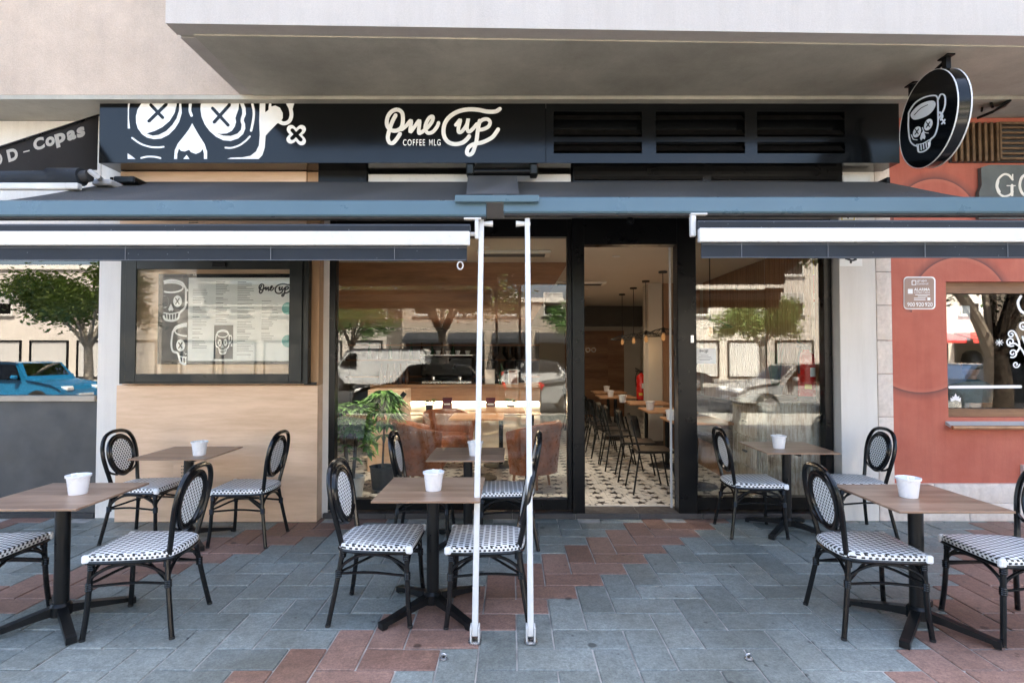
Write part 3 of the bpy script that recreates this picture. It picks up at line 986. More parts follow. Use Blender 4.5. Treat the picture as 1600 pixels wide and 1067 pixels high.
def sticker(px0, px1, py0, py1, Y, label, mat, border=None):
    t = thing('sticker', label, 'sticker', (0, 0, 0))
    p, q_ = at(px0, py1, Y), at(px1, py0, Y)
    MB().box(p.x, q_.x, Y - .002, Y - .0003, p.z, q_.z).build('sheet', mat, t)
    A = Art(lambda x, y: at(px0 + (px1 - px0) * x, py0 + (py1 - py0) * y, Y - .002), nrm, .0006)
    A.stroke([(.3, .35), (.55, .5), (.7, .42)], .16)
    A.stroke([(.5, .5), (.5, .72)], .1, False)
    if border:
        A.stroke([(.1, .1), (.9, .1), (.9, .9), (.1, .9)], .1, False, True, mat=1)
    A.mb.build('pictogram', [M['ink'], border or M['ink']], t)
sticker(1313, 1337, 329, 346, 5.198, 'yellow framed camera surveillance sticker on the white pillar', M['paper'], M['sign_yellow'])
sticker(1312, 1347, 398, 416, 5.198, 'small white pictogram sticker on the white pillar under the awning', M['paper'])
gr = thing('vent_grille', 'rusty slatted ventilation grille high on the red wall', 'grille', (0, 0, 0))
M['rust'] = plain('rust', (.16, .095, .05), .6, metal=.3, var=.35, scale=12)
YG = 5.235
xx = lambda px: X(px, YG)
zz = lambda py: Z(py, YG)
MB().box(xx(1488), 5.9, YG - .02, YG - .001, zz(255), zz(194)).build('backing', M['ink'], gr)
px = 1490
while px < 1560:
    MB().box(xx(px), xx(px + 4.5), YG - .06, YG - .021, zz(255), zz(195), .003).build('bar', M['rust'], gr)
    px += 9.5
frame(MB(), xx(1560), 5.9, zz(253), zz(195), .02, .02, .02, .02, YG - .07, YG - .021).build('frame', M['rust'], gr)
for k in range(6):
    z = zz(203 + k * 8)
    MB().box(xx(1560) + .02, 5.88, YG - .055, YG - .03, z - .008, z + .008).build('slat', M['rust'], gr)
go = thing('bar_sign', 'grey slate sign board with cream serif lettering on the red wall', 'sign', (0, 0, 0))
M['slate_board'] = plain('slate_board', (.105, .115, .110), .6, var=.25, scale=4, bstr=.1)
M['cream'] = plain('cream', (.78, .74, .66), .6, var=.04)
YS = 5.19
mb = MB()
mb.prism([at(*p, YS) for p in ((1533, 262), (1545, 258), (1640, 258), (1640, 342), (1530, 342), (1530, 300), (1534, 290))], (0, .04, 0))
mb.build('board', M['slate_board'], go)
A = Art(lambda x, y: at(x, y, YS), nrm, .002)
A.stroke([(1582, 281), (1576, 274), (1568, 273), (1560, 280), (1557, 290), (1560, 301), (1568, 307), (1577, 305), (1582, 300)], 3.2)
A.stroke([(1559, 283), (1557.5, 292), (1561, 300)], 4.6)
A.stroke([(1581, 290), (1581, 305)], 4.2, False); A.stroke([(1573, 290.5), (1586, 290.5)], 1.4, False); A.stroke([(1582, 273), (1582, 281)], 1.8, False)
A.stroke([(1606, 273), (1597, 277), (1593, 290), (1597, 302), (1606, 307), (1615, 302), (1619, 290), (1615, 277)], 4.0, closed=True)
A.stroke([(1577, 326), (1573, 324), (1569, 327), (1568, 332), (1571, 337), (1577, 336)], 1.9)
for x in (1581, 1591, 1601, 1613):
    A.stroke([(x, 327), (x, 338)], 1.7, False)
for x in (1581,):
    for y in (327, 332, 338): A.stroke([(x, y), (x + 6, y)], 1.1, False)
A.stroke([(1591, 327), (1597, 328), (1597, 332), (1592, 333), (1598, 338)], 1.4)
A.mb.build('lettering', M['cream'], go)
fl = thing('flood_lamp', 'small black flood lamp on a bent arm near the round sign', 'lamp', (0, 0, 0))
MB().tube([at(1519, 175, 5.2), at(1547, 157, 4.95), at(1551, 168, 4.9)], .012, 6).build('arm', M['black_alu'], fl)
MB().tube([at(1534, 174, 5.0), at(1536, 163, 5.05)], .010, 6).build('arm', M['black_alu'], fl)
a, b, c, d_ = at(1527, 187, 5.0), at(1571, 168, 5.0), at(1560, 168, 4.75), at(1531, 186, 4.75)
lmp = MB()
u = (b - a).normalized()
lmp.prism([a, b, b + Vector((-.06, -.13, .0)), a + Vector((.03, -.13, .0))], Vector((-.006, .0, .022)))
lmp.build('lamp_head', M['black_alu'], fl)

# ------------------------------------------------------------------ neighbour on the left
ls = thing('left_shopfront', 'shopfront at the left edge with a wide window over a charcoal panel', 'shopfront', (0, 0, 0))
xl = X(152, YF)
MB().box(-16, xl - .001, 5.31, 5.46, 2.70, SOF - .035).build('wall', M['white_wall'], ls)
MB().box(-16, -7.6, 5.31, 5.46, 0, 2.698).build('wall', M['white_wall'], ls)
M['charcoal'] = plain('charcoal', (.050, .051, .052), .55, var=.3, scale=2.5, bstr=.1)
MB().box(-7.6, xl - .001, 5.315, 5.45, .05, Z(627, YF)).build('panel', M['charcoal'], ls)
MB().box(-7.6, xl - .001, 5.30, 5.44, .0, .048).build('kick_strip', M['ink'], ls)
M['tan_sill'] = plain('tan_sill', (.36, .31, .25), .5)
MB().box(-7.6, xl - .001, 5.285, 5.44, Z(627, YF) + .001, Z(618, YF), .004).build('window_sill', M['tan_sill'], ls)
MB().box(-7.6, xl - .001, 5.35, 5.358, Z(618, YF), 2.698).build('pane', M['glass_tint'], ls)
room = MB()
room.box(-9, -3.9, 9.3, 9.4, 0, 3); room.box(-9.1, -9, 5.47, 9.4, 0, 3); room.box(-3.98, -3.9, 5.47, 9.3, 0, 3)
room.build('left_room', M['inner_dark'], kind='structure')
MB().box(-9, -3.98, 5.465, 9.3, -.02, .03).build('left_floor', M['step_tile'], kind='structure')
# ------------------------------------------------------------------ fascia sign
YG = 4.95
sign = thing('fascia_sign', 'long glossy black fascia sign with white skull drawing and script lettering', 'sign', (0, 0, 0))
sx = lambda px: X(px, YG)
def sz(py): return at(800, py, YG).z
SX0, SX1, SZ0, SZ1 = at(155, 205, YG).x, at(1405, 205, YG).x, sz(255), sz(157.5)
MB().box(SX0, at(853, 205, YG).x - .0015, YG, YG + .02, SZ0, SZ1, .002).build('front_panel', M['sign_black'], sign)
xs = [(865, 1003), (1025, 1164), (1183, 1320)]
fp = MB()
def sxa(px): return at(px, 205, YG).x
L = at(853, 205, YG).x + .0015
edges = [L] + [v for a, b in xs for v in (sxa(a), sxa(b))] + [SX1]
for k in range(0, len(edges), 2):
    fp.box(edges[k], edges[k + 1], YG, YG + .02, SZ0, SZ1)
zt, zm1, zm0, zb = sz(175), sz(214), sz(222), sz(240)
for a, b in xs:
    fp.box(sxa(a), sxa(b), YG, YG + .02, zt, SZ1)
    fp.box(sxa(a), sxa(b), YG, YG + .02, zm0, zm1)
    fp.box(sxa(a), sxa(b), YG, YG + .02, SZ0, zb)
fp.build('front_panel', M['sign_black'], sign)
for a, b in xs:
    for zc, hh in ((zt - .045, .05), (sz(206), .052), (sz(231), .052)):
        mb = MB()
        mb.prism([(sxa(a) + .001, YG + .004, zc - hh / 2 + .002), (sxa(a) + .001, YG + .012, zc - hh / 2), (sxa(a) + .001, YG + .075, zc + hh / 2 + .012), (sxa(a) + .001, YG + .067, zc + hh / 2 + .016)], (sxa(b) - sxa(a) - .002, 0, 0))
        mb.build('louvre_blade', M['louvre'], sign)
bx = MB()
bx.box(SX0, SX1, YG + .021, 5.296, SZ0 + .001, SZ0 + .006)
bx.box(SX0, SX1, YG + .021, 5.296, SZ1 - .012, SZ1 - .006)
bx.box(SX0, SX0 + .005, YG + .021, 5.296, SZ0 + .006, SZ1 - .012)
bx.box(SX1 - .005, SX1, YG + .021, 5.296, SZ0 + .006, SZ1 - .012)
bx.box(SX0 + .006, SX1 - .006, YG + .10, YG + .105, SZ0 + .006, SZ1 - .012)
bx.build('casing', M['sign_black'], sign)
MB().box(sxa(833), sxa(873), YG - .01, YG + .06, SZ1 + .001, SZ1 + .012).build('clip', M['steel'], sign)
def crop_map(x0, y0, k, Y):
    return lambda x, y: at(x0 + x / k, y0 + y / k, Y)
A = Art(crop_map(190, 150, 5.161, YG), nrm, .0012)
A.fill([(160, 62), (130, 110), (116, 165), (118, 220), (132, 265), (165, 310), (205, 337), (260, 350), (320, 345), (380, 315), (430, 265), (465, 210), (486, 140), (482, 62)])
A.fill([(640, 62), (636, 110), (645, 170), (670, 230), (710, 285), (760, 330), (820, 360), (880, 365), (940, 345), (980, 310), (998, 265), (995, 225), (985, 200), (990, 180), (1003, 150), (1000, 100), (985, 62)])
A.fill([(52, 62), (67, 62), (60, 110), (60, 180), (68, 265), (50, 265)])
A.stroke([(85, 340), (150, 385), (220, 410), (290, 417), (340, 412)], 14)
A.fill([(50, 465), (80, 485), (112, 510), (50, 510)])
A.stroke([(160, 502), (205, 492), (260, 492), (300, 499), (315, 504)], 14)
A.stroke([(555, 68), (552, 120), (565, 160)], 22)
A.fill([(570, 222), (545, 270), (500, 330), (455, 385), (430, 440), (424, 510), (448, 510), (450, 470), (462, 425), (480, 445), (510, 450), (545, 435), (560, 455), (600, 470), (635, 455), (655, 430), (665, 470), (665, 510), (690, 510), (690, 450), (670, 390), (625, 320), (590, 260)])
A.fill([(525, 478), (498, 510), (548, 510)])
A.stroke([(838, 420), (890, 420), (950, 400), (1000, 365), (1036, 328)], 14)
A.stroke([(1055, 68), (1067, 130), (1062, 200), (1045, 282)], 19)
A.fill([(1115, 62), (1160, 62), (1158, 135), (1185, 115), (1190, 62), (1208, 62), (1208, 88), (1240, 80), (1278, 98), (1300, 140), (1300, 180), (1285, 205), (1250, 228), (1205, 275), (1162, 322), (1155, 420), (1135, 480), (1105, 510), (855, 510), (880, 500), (980, 497), (1040, 485), (1085, 450), (1108, 400), (1115, 320), (1110, 200)])
A.stroke([(1268, 208), (1310, 224), (1352, 206), (1370, 160), (1364, 110), (1356, 88)], 30)
A.fill([(1325, 62), (1393, 62), (1378, 110), (1350, 108)])
A.stroke([(1368, 272), (1452, 366)], 72, False)
A.stroke([(1452, 272), (1366, 352)], 72, False)
A.h += .0008
A.fill([(205, 305), (270, 285), (330, 255), (390, 205), (430, 140), (445, 80), (447, 62), (465, 62), (463, 120), (445, 180), (410, 235), (360, 285), (300, 315), (250, 322)], mat=1)
A.fill([(770, 305), (820, 322), (880, 325), (935, 305), (962, 275), (968, 235), (960, 205), (962, 180), (972, 150), (972, 110), (955, 62), (948, 70), (945, 110), (930, 150), (920, 180), (925, 215), (915, 250), (890, 285), (850, 305), (800, 308)], mat=1)
for s_ in (((238, 76), (333, 178)), ((362, 70), (222, 206)), ((735, 102), (860, 238)), ((872, 74), (748, 214))):
    A.stroke(s_, 25, False, mat=1)
A.stroke([(1378, 280), (1446, 356)], 30, False, mat=1)
A.stroke([(1442, 282), (1376, 344)], 30, False, mat=1)
A.mb.build('skull_drawing', [M['vinyl_white'], M['sign_black']], sign)
A = Art(crop_map(590, 150, 7.619, YG), nrm, .004)
draw_one_cup(A)
A.mb.build('script_lettering', M['vinyl_white'], sign)
mb = MB()
tpx(mb, 'COFFEE', 590 + 303 / 7.619, 590 + 566 / 7.619, 150 + 520 / 7.619, 150 + 596 / 7.619, YG, .004, .012, 1.25)
tpx(mb, 'MLG', 590 + 614 / 7.619, 590 + 750 / 7.619, 150 + 520 / 7.619, 150 + 596 / 7.619, YG, .004, .012, 1.25)
mb.build('small_lettering', M['vinyl_white'], sign)

# ------------------------------------------------------------------ round projecting sign
disc = thing('round_sign', 'round black projecting sign with a white skull cup emblem', 'sign', (0, 0, 0))
near, far = at(1498, 188, 3.97), at(1405, 190, 4.70)
near.z = far.z = 0
dv = (near - far).normalized()
dn = Vector((dv.y, -dv.x, 0))
if dn.x > 0: dn = -dn                         # the face looks to -X
dc = (near + far) / 2
dc.z = at(1452, 188, dc.y).z
RAD = (near - far).length / 2
def dpt(a, r, off): return dc + (dv * math.cos(a) + Vector((0, 0, 1)) * math.sin(a)) * r - dn * off
def disc_ring(r0, r1, o0, o1, n=48):
    mb = MB()
    vs, fs = [], []
    for r, o in ((r0, o0), (r1, o0), (r1, o1), (r0, o1)):
        vs += [dpt(2 * math.pi * k / n, r, o) for k in range(n)]
    for q_ in range(4):
        for k in range(n):
            k2 = (k + 1) % n
            fs.append((q_ * n + k, q_ * n + k2, ((q_ + 1) % 4) * n + k2, ((q_ + 1) % 4) * n + k))
    return mb._add(vs, fs)
def disc_plate(r, o0, o1, n=48):
    return MB().prism([dpt(2 * math.pi * k / n, r, o0) for k in range(n)], -dn * (o1 - o0))
disc_ring(RAD * .9, RAD * .985, .006, .089).build('rim', M['sign_black'], disc, True)
disc_plate(RAD * .984, .0, .005).build('face', M['sign_black'], disc)
disc_plate(RAD * .984, .090, .095).build('face', M['sign_black'], disc)
disc_ring(RAD * .991, RAD, -.003, .006).build('trim', M['white_metal'], disc, True)
disc_ring(RAD * .991, RAD, .088, .098).build('trim', M['white_metal'], disc, True)
# the emblem, measured on the sign's face
def dface(x, y):
    return atp(1390 + x / 3.952, 80 + y / 3.952, dc, dn)
A = Art(dface, dn, .0015)
A.stroke([(118, 400), (116, 470), (126, 550), (150, 580), (172, 590), (180, 622), (215, 618), (245, 590), (252, 550), (280, 520), (298, 460), (300, 380), (298, 290)], 9)
A.stroke([(118, 400), (122, 375), (160, 320), (220, 285), (280, 275), (298, 290)], 9)
A.fill([(130, 400), (140, 375), (180, 335), (230, 312), (272, 308), (284, 330), (272, 362), (240, 395), (190, 418), (150, 424)], 3)
A.stroke([(300, 300), (318, 268), (342, 280), (342, 340), (322, 390), (302, 420)], 9)
A.stroke([(312, 380), (326, 400), (318, 425)], 13)
A.stroke([(326, 425), (342, 448)], 9, False); A.stroke([(343, 424), (324, 450)], 9, False)
for cx_, cy_, rx, ry in ((170, 500, 23, 34), (240, 455, 24, 36)):
    A.fill([(cx_ + rx * math.cos(2 * math.pi * k / 20) + .25 * ry * math.sin(2 * math.pi * k / 20), cy_ - ry * math.sin(2 * math.pi * k / 20)) for k in range(20)])
    A.stroke([(cx_ - rx * 1.5, cy_ + ry * .5), (cx_ - rx, cy_ + ry * 1.3), (cx_ + 2, cy_ + ry * 1.45)], 4)
A.fill([(210, 492), (222, 530), (216, 545), (206, 538), (196, 552), (190, 540), (198, 510)])
A.stroke([(168, 578), (205, 572), (248, 548)], 5)
for x in (178, 194, 210, 226, 240):
    A.stroke([(x, 577 - (x - 178) * .25), (x + 3, 618 - (x - 178) * .4)], 4, False)
A.h += .0006
for s_ in (((160, 482), (180, 512)), ((182, 482), (160, 515)), ((230, 438), (250, 468)), ((252, 438), (230, 472))):
    A.stroke(s_, 5, False, mat=1)
A.stroke([(155, 395), (195, 355), (240, 332)], 3, mat=1)
A.mb.build('skull_emblem', [M['vinyl_white'], M['sign_black']], disc)
br_ = MB()
top = Vector((dc.x, dc.y, 0)) - dn * .048
for s_ in (.17, -.26):
    p = top + dv * s_
    br_.box(p.x - .03, p.x + .03, p.y - .05, p.y + .05, SOF - .042, SOF - .031)
    zt_ = dc.z + math.sqrt(max(0, RAD ** 2 - s_ ** 2)) - .01
    br_.box(p.x - .018, p.x + .018, p.y - .022, p.y + .022, zt_, SOF - .042)
p, q_ = top + dv * .17, top - dv * .26
br_.tube([(p.x, p.y, SOF - .06), (q_.x, q_.y, SOF - .10)], .014, 6)
br_.build('bracket', M['black_alu'], disc)

# ------------------------------------------------------------------ awnings
YB = 3.60
def bz(py, Y=YB): return at(800, py, Y).z
def awning(x0, x1, label, yoff):
    t = thing('awning', label, 'awning', (0, 0, 0), 0, 'cafe awnings')
    z0, z1 = bz(340 + yoff), bz(313 + yoff)
    mb = MB()
    prof = [(YB - .035, z0 + .012), (YB - .028, z0), (YB + .04, z0), (YB + .055, z0 + .02), (YB + .05, z1 - .006), (YB + .0, z1), (YB - .026, z1 - .012)]
    mb.prism([(x0, y, z) for y, z in prof], (x1 - x0, 0, 0))
    mb.build('front_bar', M['awning_bar'], t)
    MB().box(x0 + .004, x1 - .004, YB - .02, YB + .04, z0 - .012, z0 - .001).build('bar_seal', M['ink'], t)
    # canvas, slack between the arms
    nx, ny = 80, 16
    rr = random.Random(int(x0 * 100))
    vs, fs = [], []
    yb, zb = 5.10, at(800, 285, 5.10).z
    ph_ = rr.uniform(0, 6)
    for s_ in (0, 1):
        for j in range(ny + 1):
            for i in range(nx + 1):
                v, u = j / ny, i / nx
                x = x0 + .01 + (x1 - x0 - .02) * u
                y = yb + (YB + .02 - yb) * v
                z = zb + (z1 - .02 - zb) * v - .055 * math.sin(math.pi * v) * (.6 + .4 * math.sin(u * 3.1)) + .012 * math.sin(u * 23 + ph_ + 4 * v) * math.sin(math.pi * v) + .006 * math.sin(u * 57 - 9 * v + ph_) * v * v
                vs.append((x, y, z - s_ * .003))
    o2 = (nx + 1) * (ny + 1)
    for s_ in (0, 1):
        for j in range(ny):
            for i in range(nx):
                a = s_ * o2 + j * (nx + 1) + i
                fs.append((a, a + 1, a + nx + 2, a + nx + 1))
    MB()._add(vs, fs).build('canvas', M['canvas'], t, True)
    MB().tube([(x0 + .03, yb + .02, zb - .03), (x1 - .03, yb + .02, zb - .03)], .04, 12).build('roll_tube', M['canvas'], t, True)
    for xe in (x0 + .015, x1 - .045):
        MB().box(xe, xe + .03, yb - .06, 5.29, zb - .09, zb + .03, .004).build('end_bracket', M['black_alu'], t)
    for xa, s_ in ((x0 + .55, 1), (x1 - .55, -1)):
        el = Vector((xa + s_ * .75, 4.45, (zb + z1) / 2 - .13))
        arm = MB()
        arm.tube([(xa, 5.05, zb - .09), el], .024, 8)
        arm.tube([el, (xa + s_ * .1, YB + .03, z0 + .03)], .022, 8)
        arm.lathe([(0, -.04), (.035, -.04), (.035, .04), (0, .04)], 10, el)
        arm.build('folding_arm', M['grey_alu'], t, True)
    return t
AX0, AX1 = -3.72, at(760, 326, YB).x
BX0, BX1 = at(787, 322, YB).x, 3.50
awning(AX0, AX1, 'left one of the two dark awnings with blue grey front bar', 0)
awning(BX0, BX1, 'right one of the two dark awnings with blue grey front bar', -5)
gap = thing('gap_flap', 'short blue flap with its own roller covering the gap between the two awnings', 'awning flap', (0, 0, 0))
y0_, y1_ = 3.58, 5.0
vs = []
for j in range(9):
    v = j / 8
    a, b = at(731, 278, y1_), at(808, 278, y1_)
    c, d_ = at(728, 308, y0_), at(812, 308, y0_)
    for i in range(9):
        u = i / 8
        p = (a * (1 - u) + b * u) * (1 - v) + (c * (1 - u) + d_ * u) * v
        p.z += .02 + .02 * math.sin(u * 7 + v * 5) * math.sin(math.pi * v) - .03 * math.sin(math.pi * v)
        vs.append(p)
fs = [(j * 9 + i, j * 9 + i + 1, j * 9 + i + 10, j * 9 + i + 9) for j in range(8) for i in range(8)]
MB()._add(vs + [v + Vector((0, 0, -.004)) for v in vs], fs + [tuple(81 + k for k in f) for f in fs]).build('canvas', M['canvas'], gap, True)
p, q_ = at(711, 317, 3.555), at(842, 306, 3.555)
MB().box(p.x, q_.x, 3.535, 3.562, p.z, q_.z, .004).build('front_bar', M['awning_bar'], gap)
p, q_ = at(733, 269, 5.0), at(840, 269, 5.0)
MB().tube([p, q_], .035, 12).build('roller', M['black_alu'], gap, True)
for p in (at(735, 267, 5.0), at(834, 267, 5.0)):
    MB().box(p.x - .035, p.x + .035, 4.955, 5.09, p.z - .045, p.z + .05, .01).build('roller_bracket', M['grey_alu'], gap)
# roll-down screens under the front bars
def screen(x0, x1, ys, label, ring_px=None):
    t = thing('roll_screen', label, 'roll screen', (0, 0, 0), 0, 'rolled canvas screens')
    Y = 3.56
    zz_ = lambda py: at(800, py, Y).z
    mb = MB()
    prof = [(Y - .045, zz_(ys[1])), (Y - .05, zz_(ys[0]) - .015), (Y - .03, zz_(ys[0])), (Y + .04, zz_(ys[0])), (Y + .06, zz_(ys[0]) - .02), (Y + .05, zz_(ys[1]))]
    mb.prism([(x0, y, z) for y, z in prof], (x1 - x0, 0, 0))
    mb.build('canvas_roll', M['canvas'], t)
    MB().box(x0, x1 + .0, Y - .062, Y - .02, zz_(ys[2]), zz_(ys[1]) - .002, .005).build('bottom_bar', M['white_metal'], t)
    # the hanging valance with welted hems
    vs, fs = [], []
    n = 60
    for s_ in (0, 1):
        for zr in (zz_(ys[2]) + .004, (zz_(ys[2]) + zz_(ys[3])) / 2, zz_(ys[3])):
            for i in range(n + 1):
                u = i / n
                vs.append((x0 + .02 + (x1 - x0 - .04) * u, Y - .034 + s_ * .004 + .004 * math.sin(u * 31 + zr * 9), zr + .002 * math.sin(u * 12)))
    for s_ in (0, 1):
        for j in range(2):
            for i in range(n):
                a = s_ * 3 * (n + 1) + j * (n + 1) + i
                fs.append((a, a + 1, a + n + 2, a + n + 1))
    v_ = MB()._add(vs, fs).build('valance', M['canvas'], t, True)
    M.setdefault('hem', plain('hem', (.16, .17, .19), .7))
    mb = MB()
    for zr in (zz_(ys[2]) - .012, zz_(ys[3]) + .004):
        mb.tube([(x0 + .02, Y - .04, zr), (x1 - .02, Y - .04, zr)], .0022, 5)
    mb.build('hem_seam', M['hem'], v_)
    for u in (.12, .36, .63, .86):
        x = x0 + (x1 - x0) * u
        MB().box(x - .0015, x + .0015, Y - .042, Y - .037, zz_(ys[3]) + .006, zz_(ys[2]) - .002).build('panel_seam', M['hem'], v_)
    return t
t = screen(-3.72, at(735, 375, 3.56).x, (352, 364, 386, 409), 'left rolled screen with long white bar hanging under the awning')
p = at(719, 412, 3.52)
MB().tube([(p.x + .018 * math.sin(a), 3.522, p.z - .012 - .024 * math.cos(a)) for a in [2 * math.pi * k / 14 for k in range(14)]], .0045, 6, True).build('crank_ring', M['white_metal'], t, True)
p, q_ = at(725, 341, 3.57), at(752, 345, 3.57)
mb = MB()
mb.box(p.x, q_.x, 3.55, 3.59, p.z - .012, p.z, .003)
p2 = at(745, 374, 3.57)
mb.box(p2.x - .012, p2.x + .012, 3.55, 3.59, p2.z, p.z - .013, .004)
mb.tube([at(734, 366, 3.57), at(745, 366, 3.57)], .014, 8)
mb.build('hanging_bracket', M['white_metal'], t)
t = screen(at(1088, 370, 3.56).x, 3.50, (346, 359, 381, 405), 'right rolled screen with long white bar hanging under the awning')
p = at(1078, 334, 3.57)
p2 = at(1084, 370, 3.57)
mb = MB()
mb.box(p.x, at(1104, 334, 3.57).x, 3.55, 3.59, p.z - .012, p.z, .003)
mb.box(p.x, p.x + .035, 3.55, 3.59, p2.z, p.z - .013, .005)
mb.build('hanging_bracket', M['white_metal'], t)
for xt, xb, s_, lab in ((752, 742.5, 1, 'left one of the two slim white poles holding the awning'), (822.5, 831, -1, 'right one of the two slim white poles holding the awning')):
    t = thing('support_pole', lab, 'pole', (0, 0, 0), 0, 'white awning poles')
    a, b = at(xt, 342, 3.62), atz(xb, 1003, .0)
    a.x = (a.x + b.x) / 2; b.x = a.x
    d_ = (b - a).normalized()
    e = a + d_ * ((a.z - .03) / -d_.z)
    m4 = Matrix.Translation((a + e) / 2) @ d_.to_track_quat('Z', 'Y').to_matrix().to_4x4()
    ln = (e - a).length
    MB().box(-.0165, .0165, -.0165, .0165, -ln / 2, ln / 2, .004, m4).build('pole', M['white_metal'], t)
    mb = MB()
    mb.tube([(a.x - .02 * s_, a.y - .004, a.z - .035), (a.x + .03 * s_, a.y - .004, a.z - .035), (a.x + .075 * s_, a.y - .004, a.z - .035)], [.012, .016, .021], 10)
    mb.build('handle', M['white_metal'], t, True)
    mb = MB()
    mb.box(b.x - .026, b.x - .017, b.y - .02, b.y + .045, .006, .085, .003)
    mb.box(b.x + .017, b.x + .026, b.y - .02, b.y + .045, .006, .085, .003)
    mb.build('foot_bracket', M['white_metal'], t)
    MB().lathe([(0, .003), (.036, .003), (.036, .008), (.02, .014), (0, .014)], 16, (b.x, b.y, 0)).build('foot_plate', M['steel'], t, True)
# neighbour's old awning at top left
na = thing('old_awning', 'worn dark awning with a lettered triangular cheek at the top left', 'awning', (0, 0, 0))
XN = -3.90
pts = [atx(154, 180, XN), atx(152, 266, XN), atx(-60, 268, XN), atx(-60, 250, XN)]
ch = MB().prism(pts, (-.004, 0, 0)).build('side_cheek', M['canvas_old'], na)
MB().tube([pts[0] + Vector((.004, 0, 0)), pts[3] + Vector((.004, 0, 0))], .010, 6).build('cheek_rail', M['black_alu'], na, True)
mb = MB()
def cheek_text(s, p00, p10, p01, bold=0.02):
    o = atx(*p00, XN)
    put_text(mb, s, o, atx(*p10, XN) - o, atx(*p01, XN) - o, (1, 0, 0), .003, bold)
cheek_text('O', (-14, 262), (4, 258), (-16, 241))
cheek_text('D', (13, 254), (29, 249), (9, 235), .05)
cheek_text('-', (36, 239), (46, 236.5), (35.5, 237))
cheek_text('C', (53, 237), (70, 231.5), (50, 218), .05)
cheek_text('o', (71.5, 231), (86, 226.5), (69.5, 216), .05)
cheek_text('p', (88, 232), (104, 226.5), (84, 211), .05)
cheek_text('a', (105, 221.5), (119, 217), (103, 206), .05)
cheek_text('s', (120.5, 217), (133, 212.5), (118.5, 201), .05)
mb.build('lettering', M['cream'], ch)
YN = 4.62
a, b = at(-140, 277, YN), at(128, 277, YN)
MB().tube([a, b], [.075] * 2, 16).build('canvas_roll', M['canvas'], na, True)
MB().tube([b, at(140, 275, YN)], .05, 12).build('roll_end', M['ink'], na, True)
p, q_ = at(-140, 297, YN - .06), at(125, 287, YN - .06)
MB().box(p.x, q_.x, YN - .09, YN - .03, p.z, q_.z, .008).build('front_bar', M['white_metal'], na)
mb = MB()
mb.tube([at(140, 268, YN), at(152, 276, YN), at(158, 281, YN + .2)], .022, 8)
p, q_ = at(148, 291, 4.8), at(178, 282, 4.8)
mb.box(p.x, q_.x, 4.76, 5.28, p.z, q_.z, .01)
mb.build('arm_joint', M['grey_wall'], na, True)
p, q_ = at(178, 287, 4.9), at(212, 276, 4.9)
MB().box(p.x, q_.x, 4.88, 5.15, p.z, q_.z, .012).build('gear_box', M['black_alu'], na)

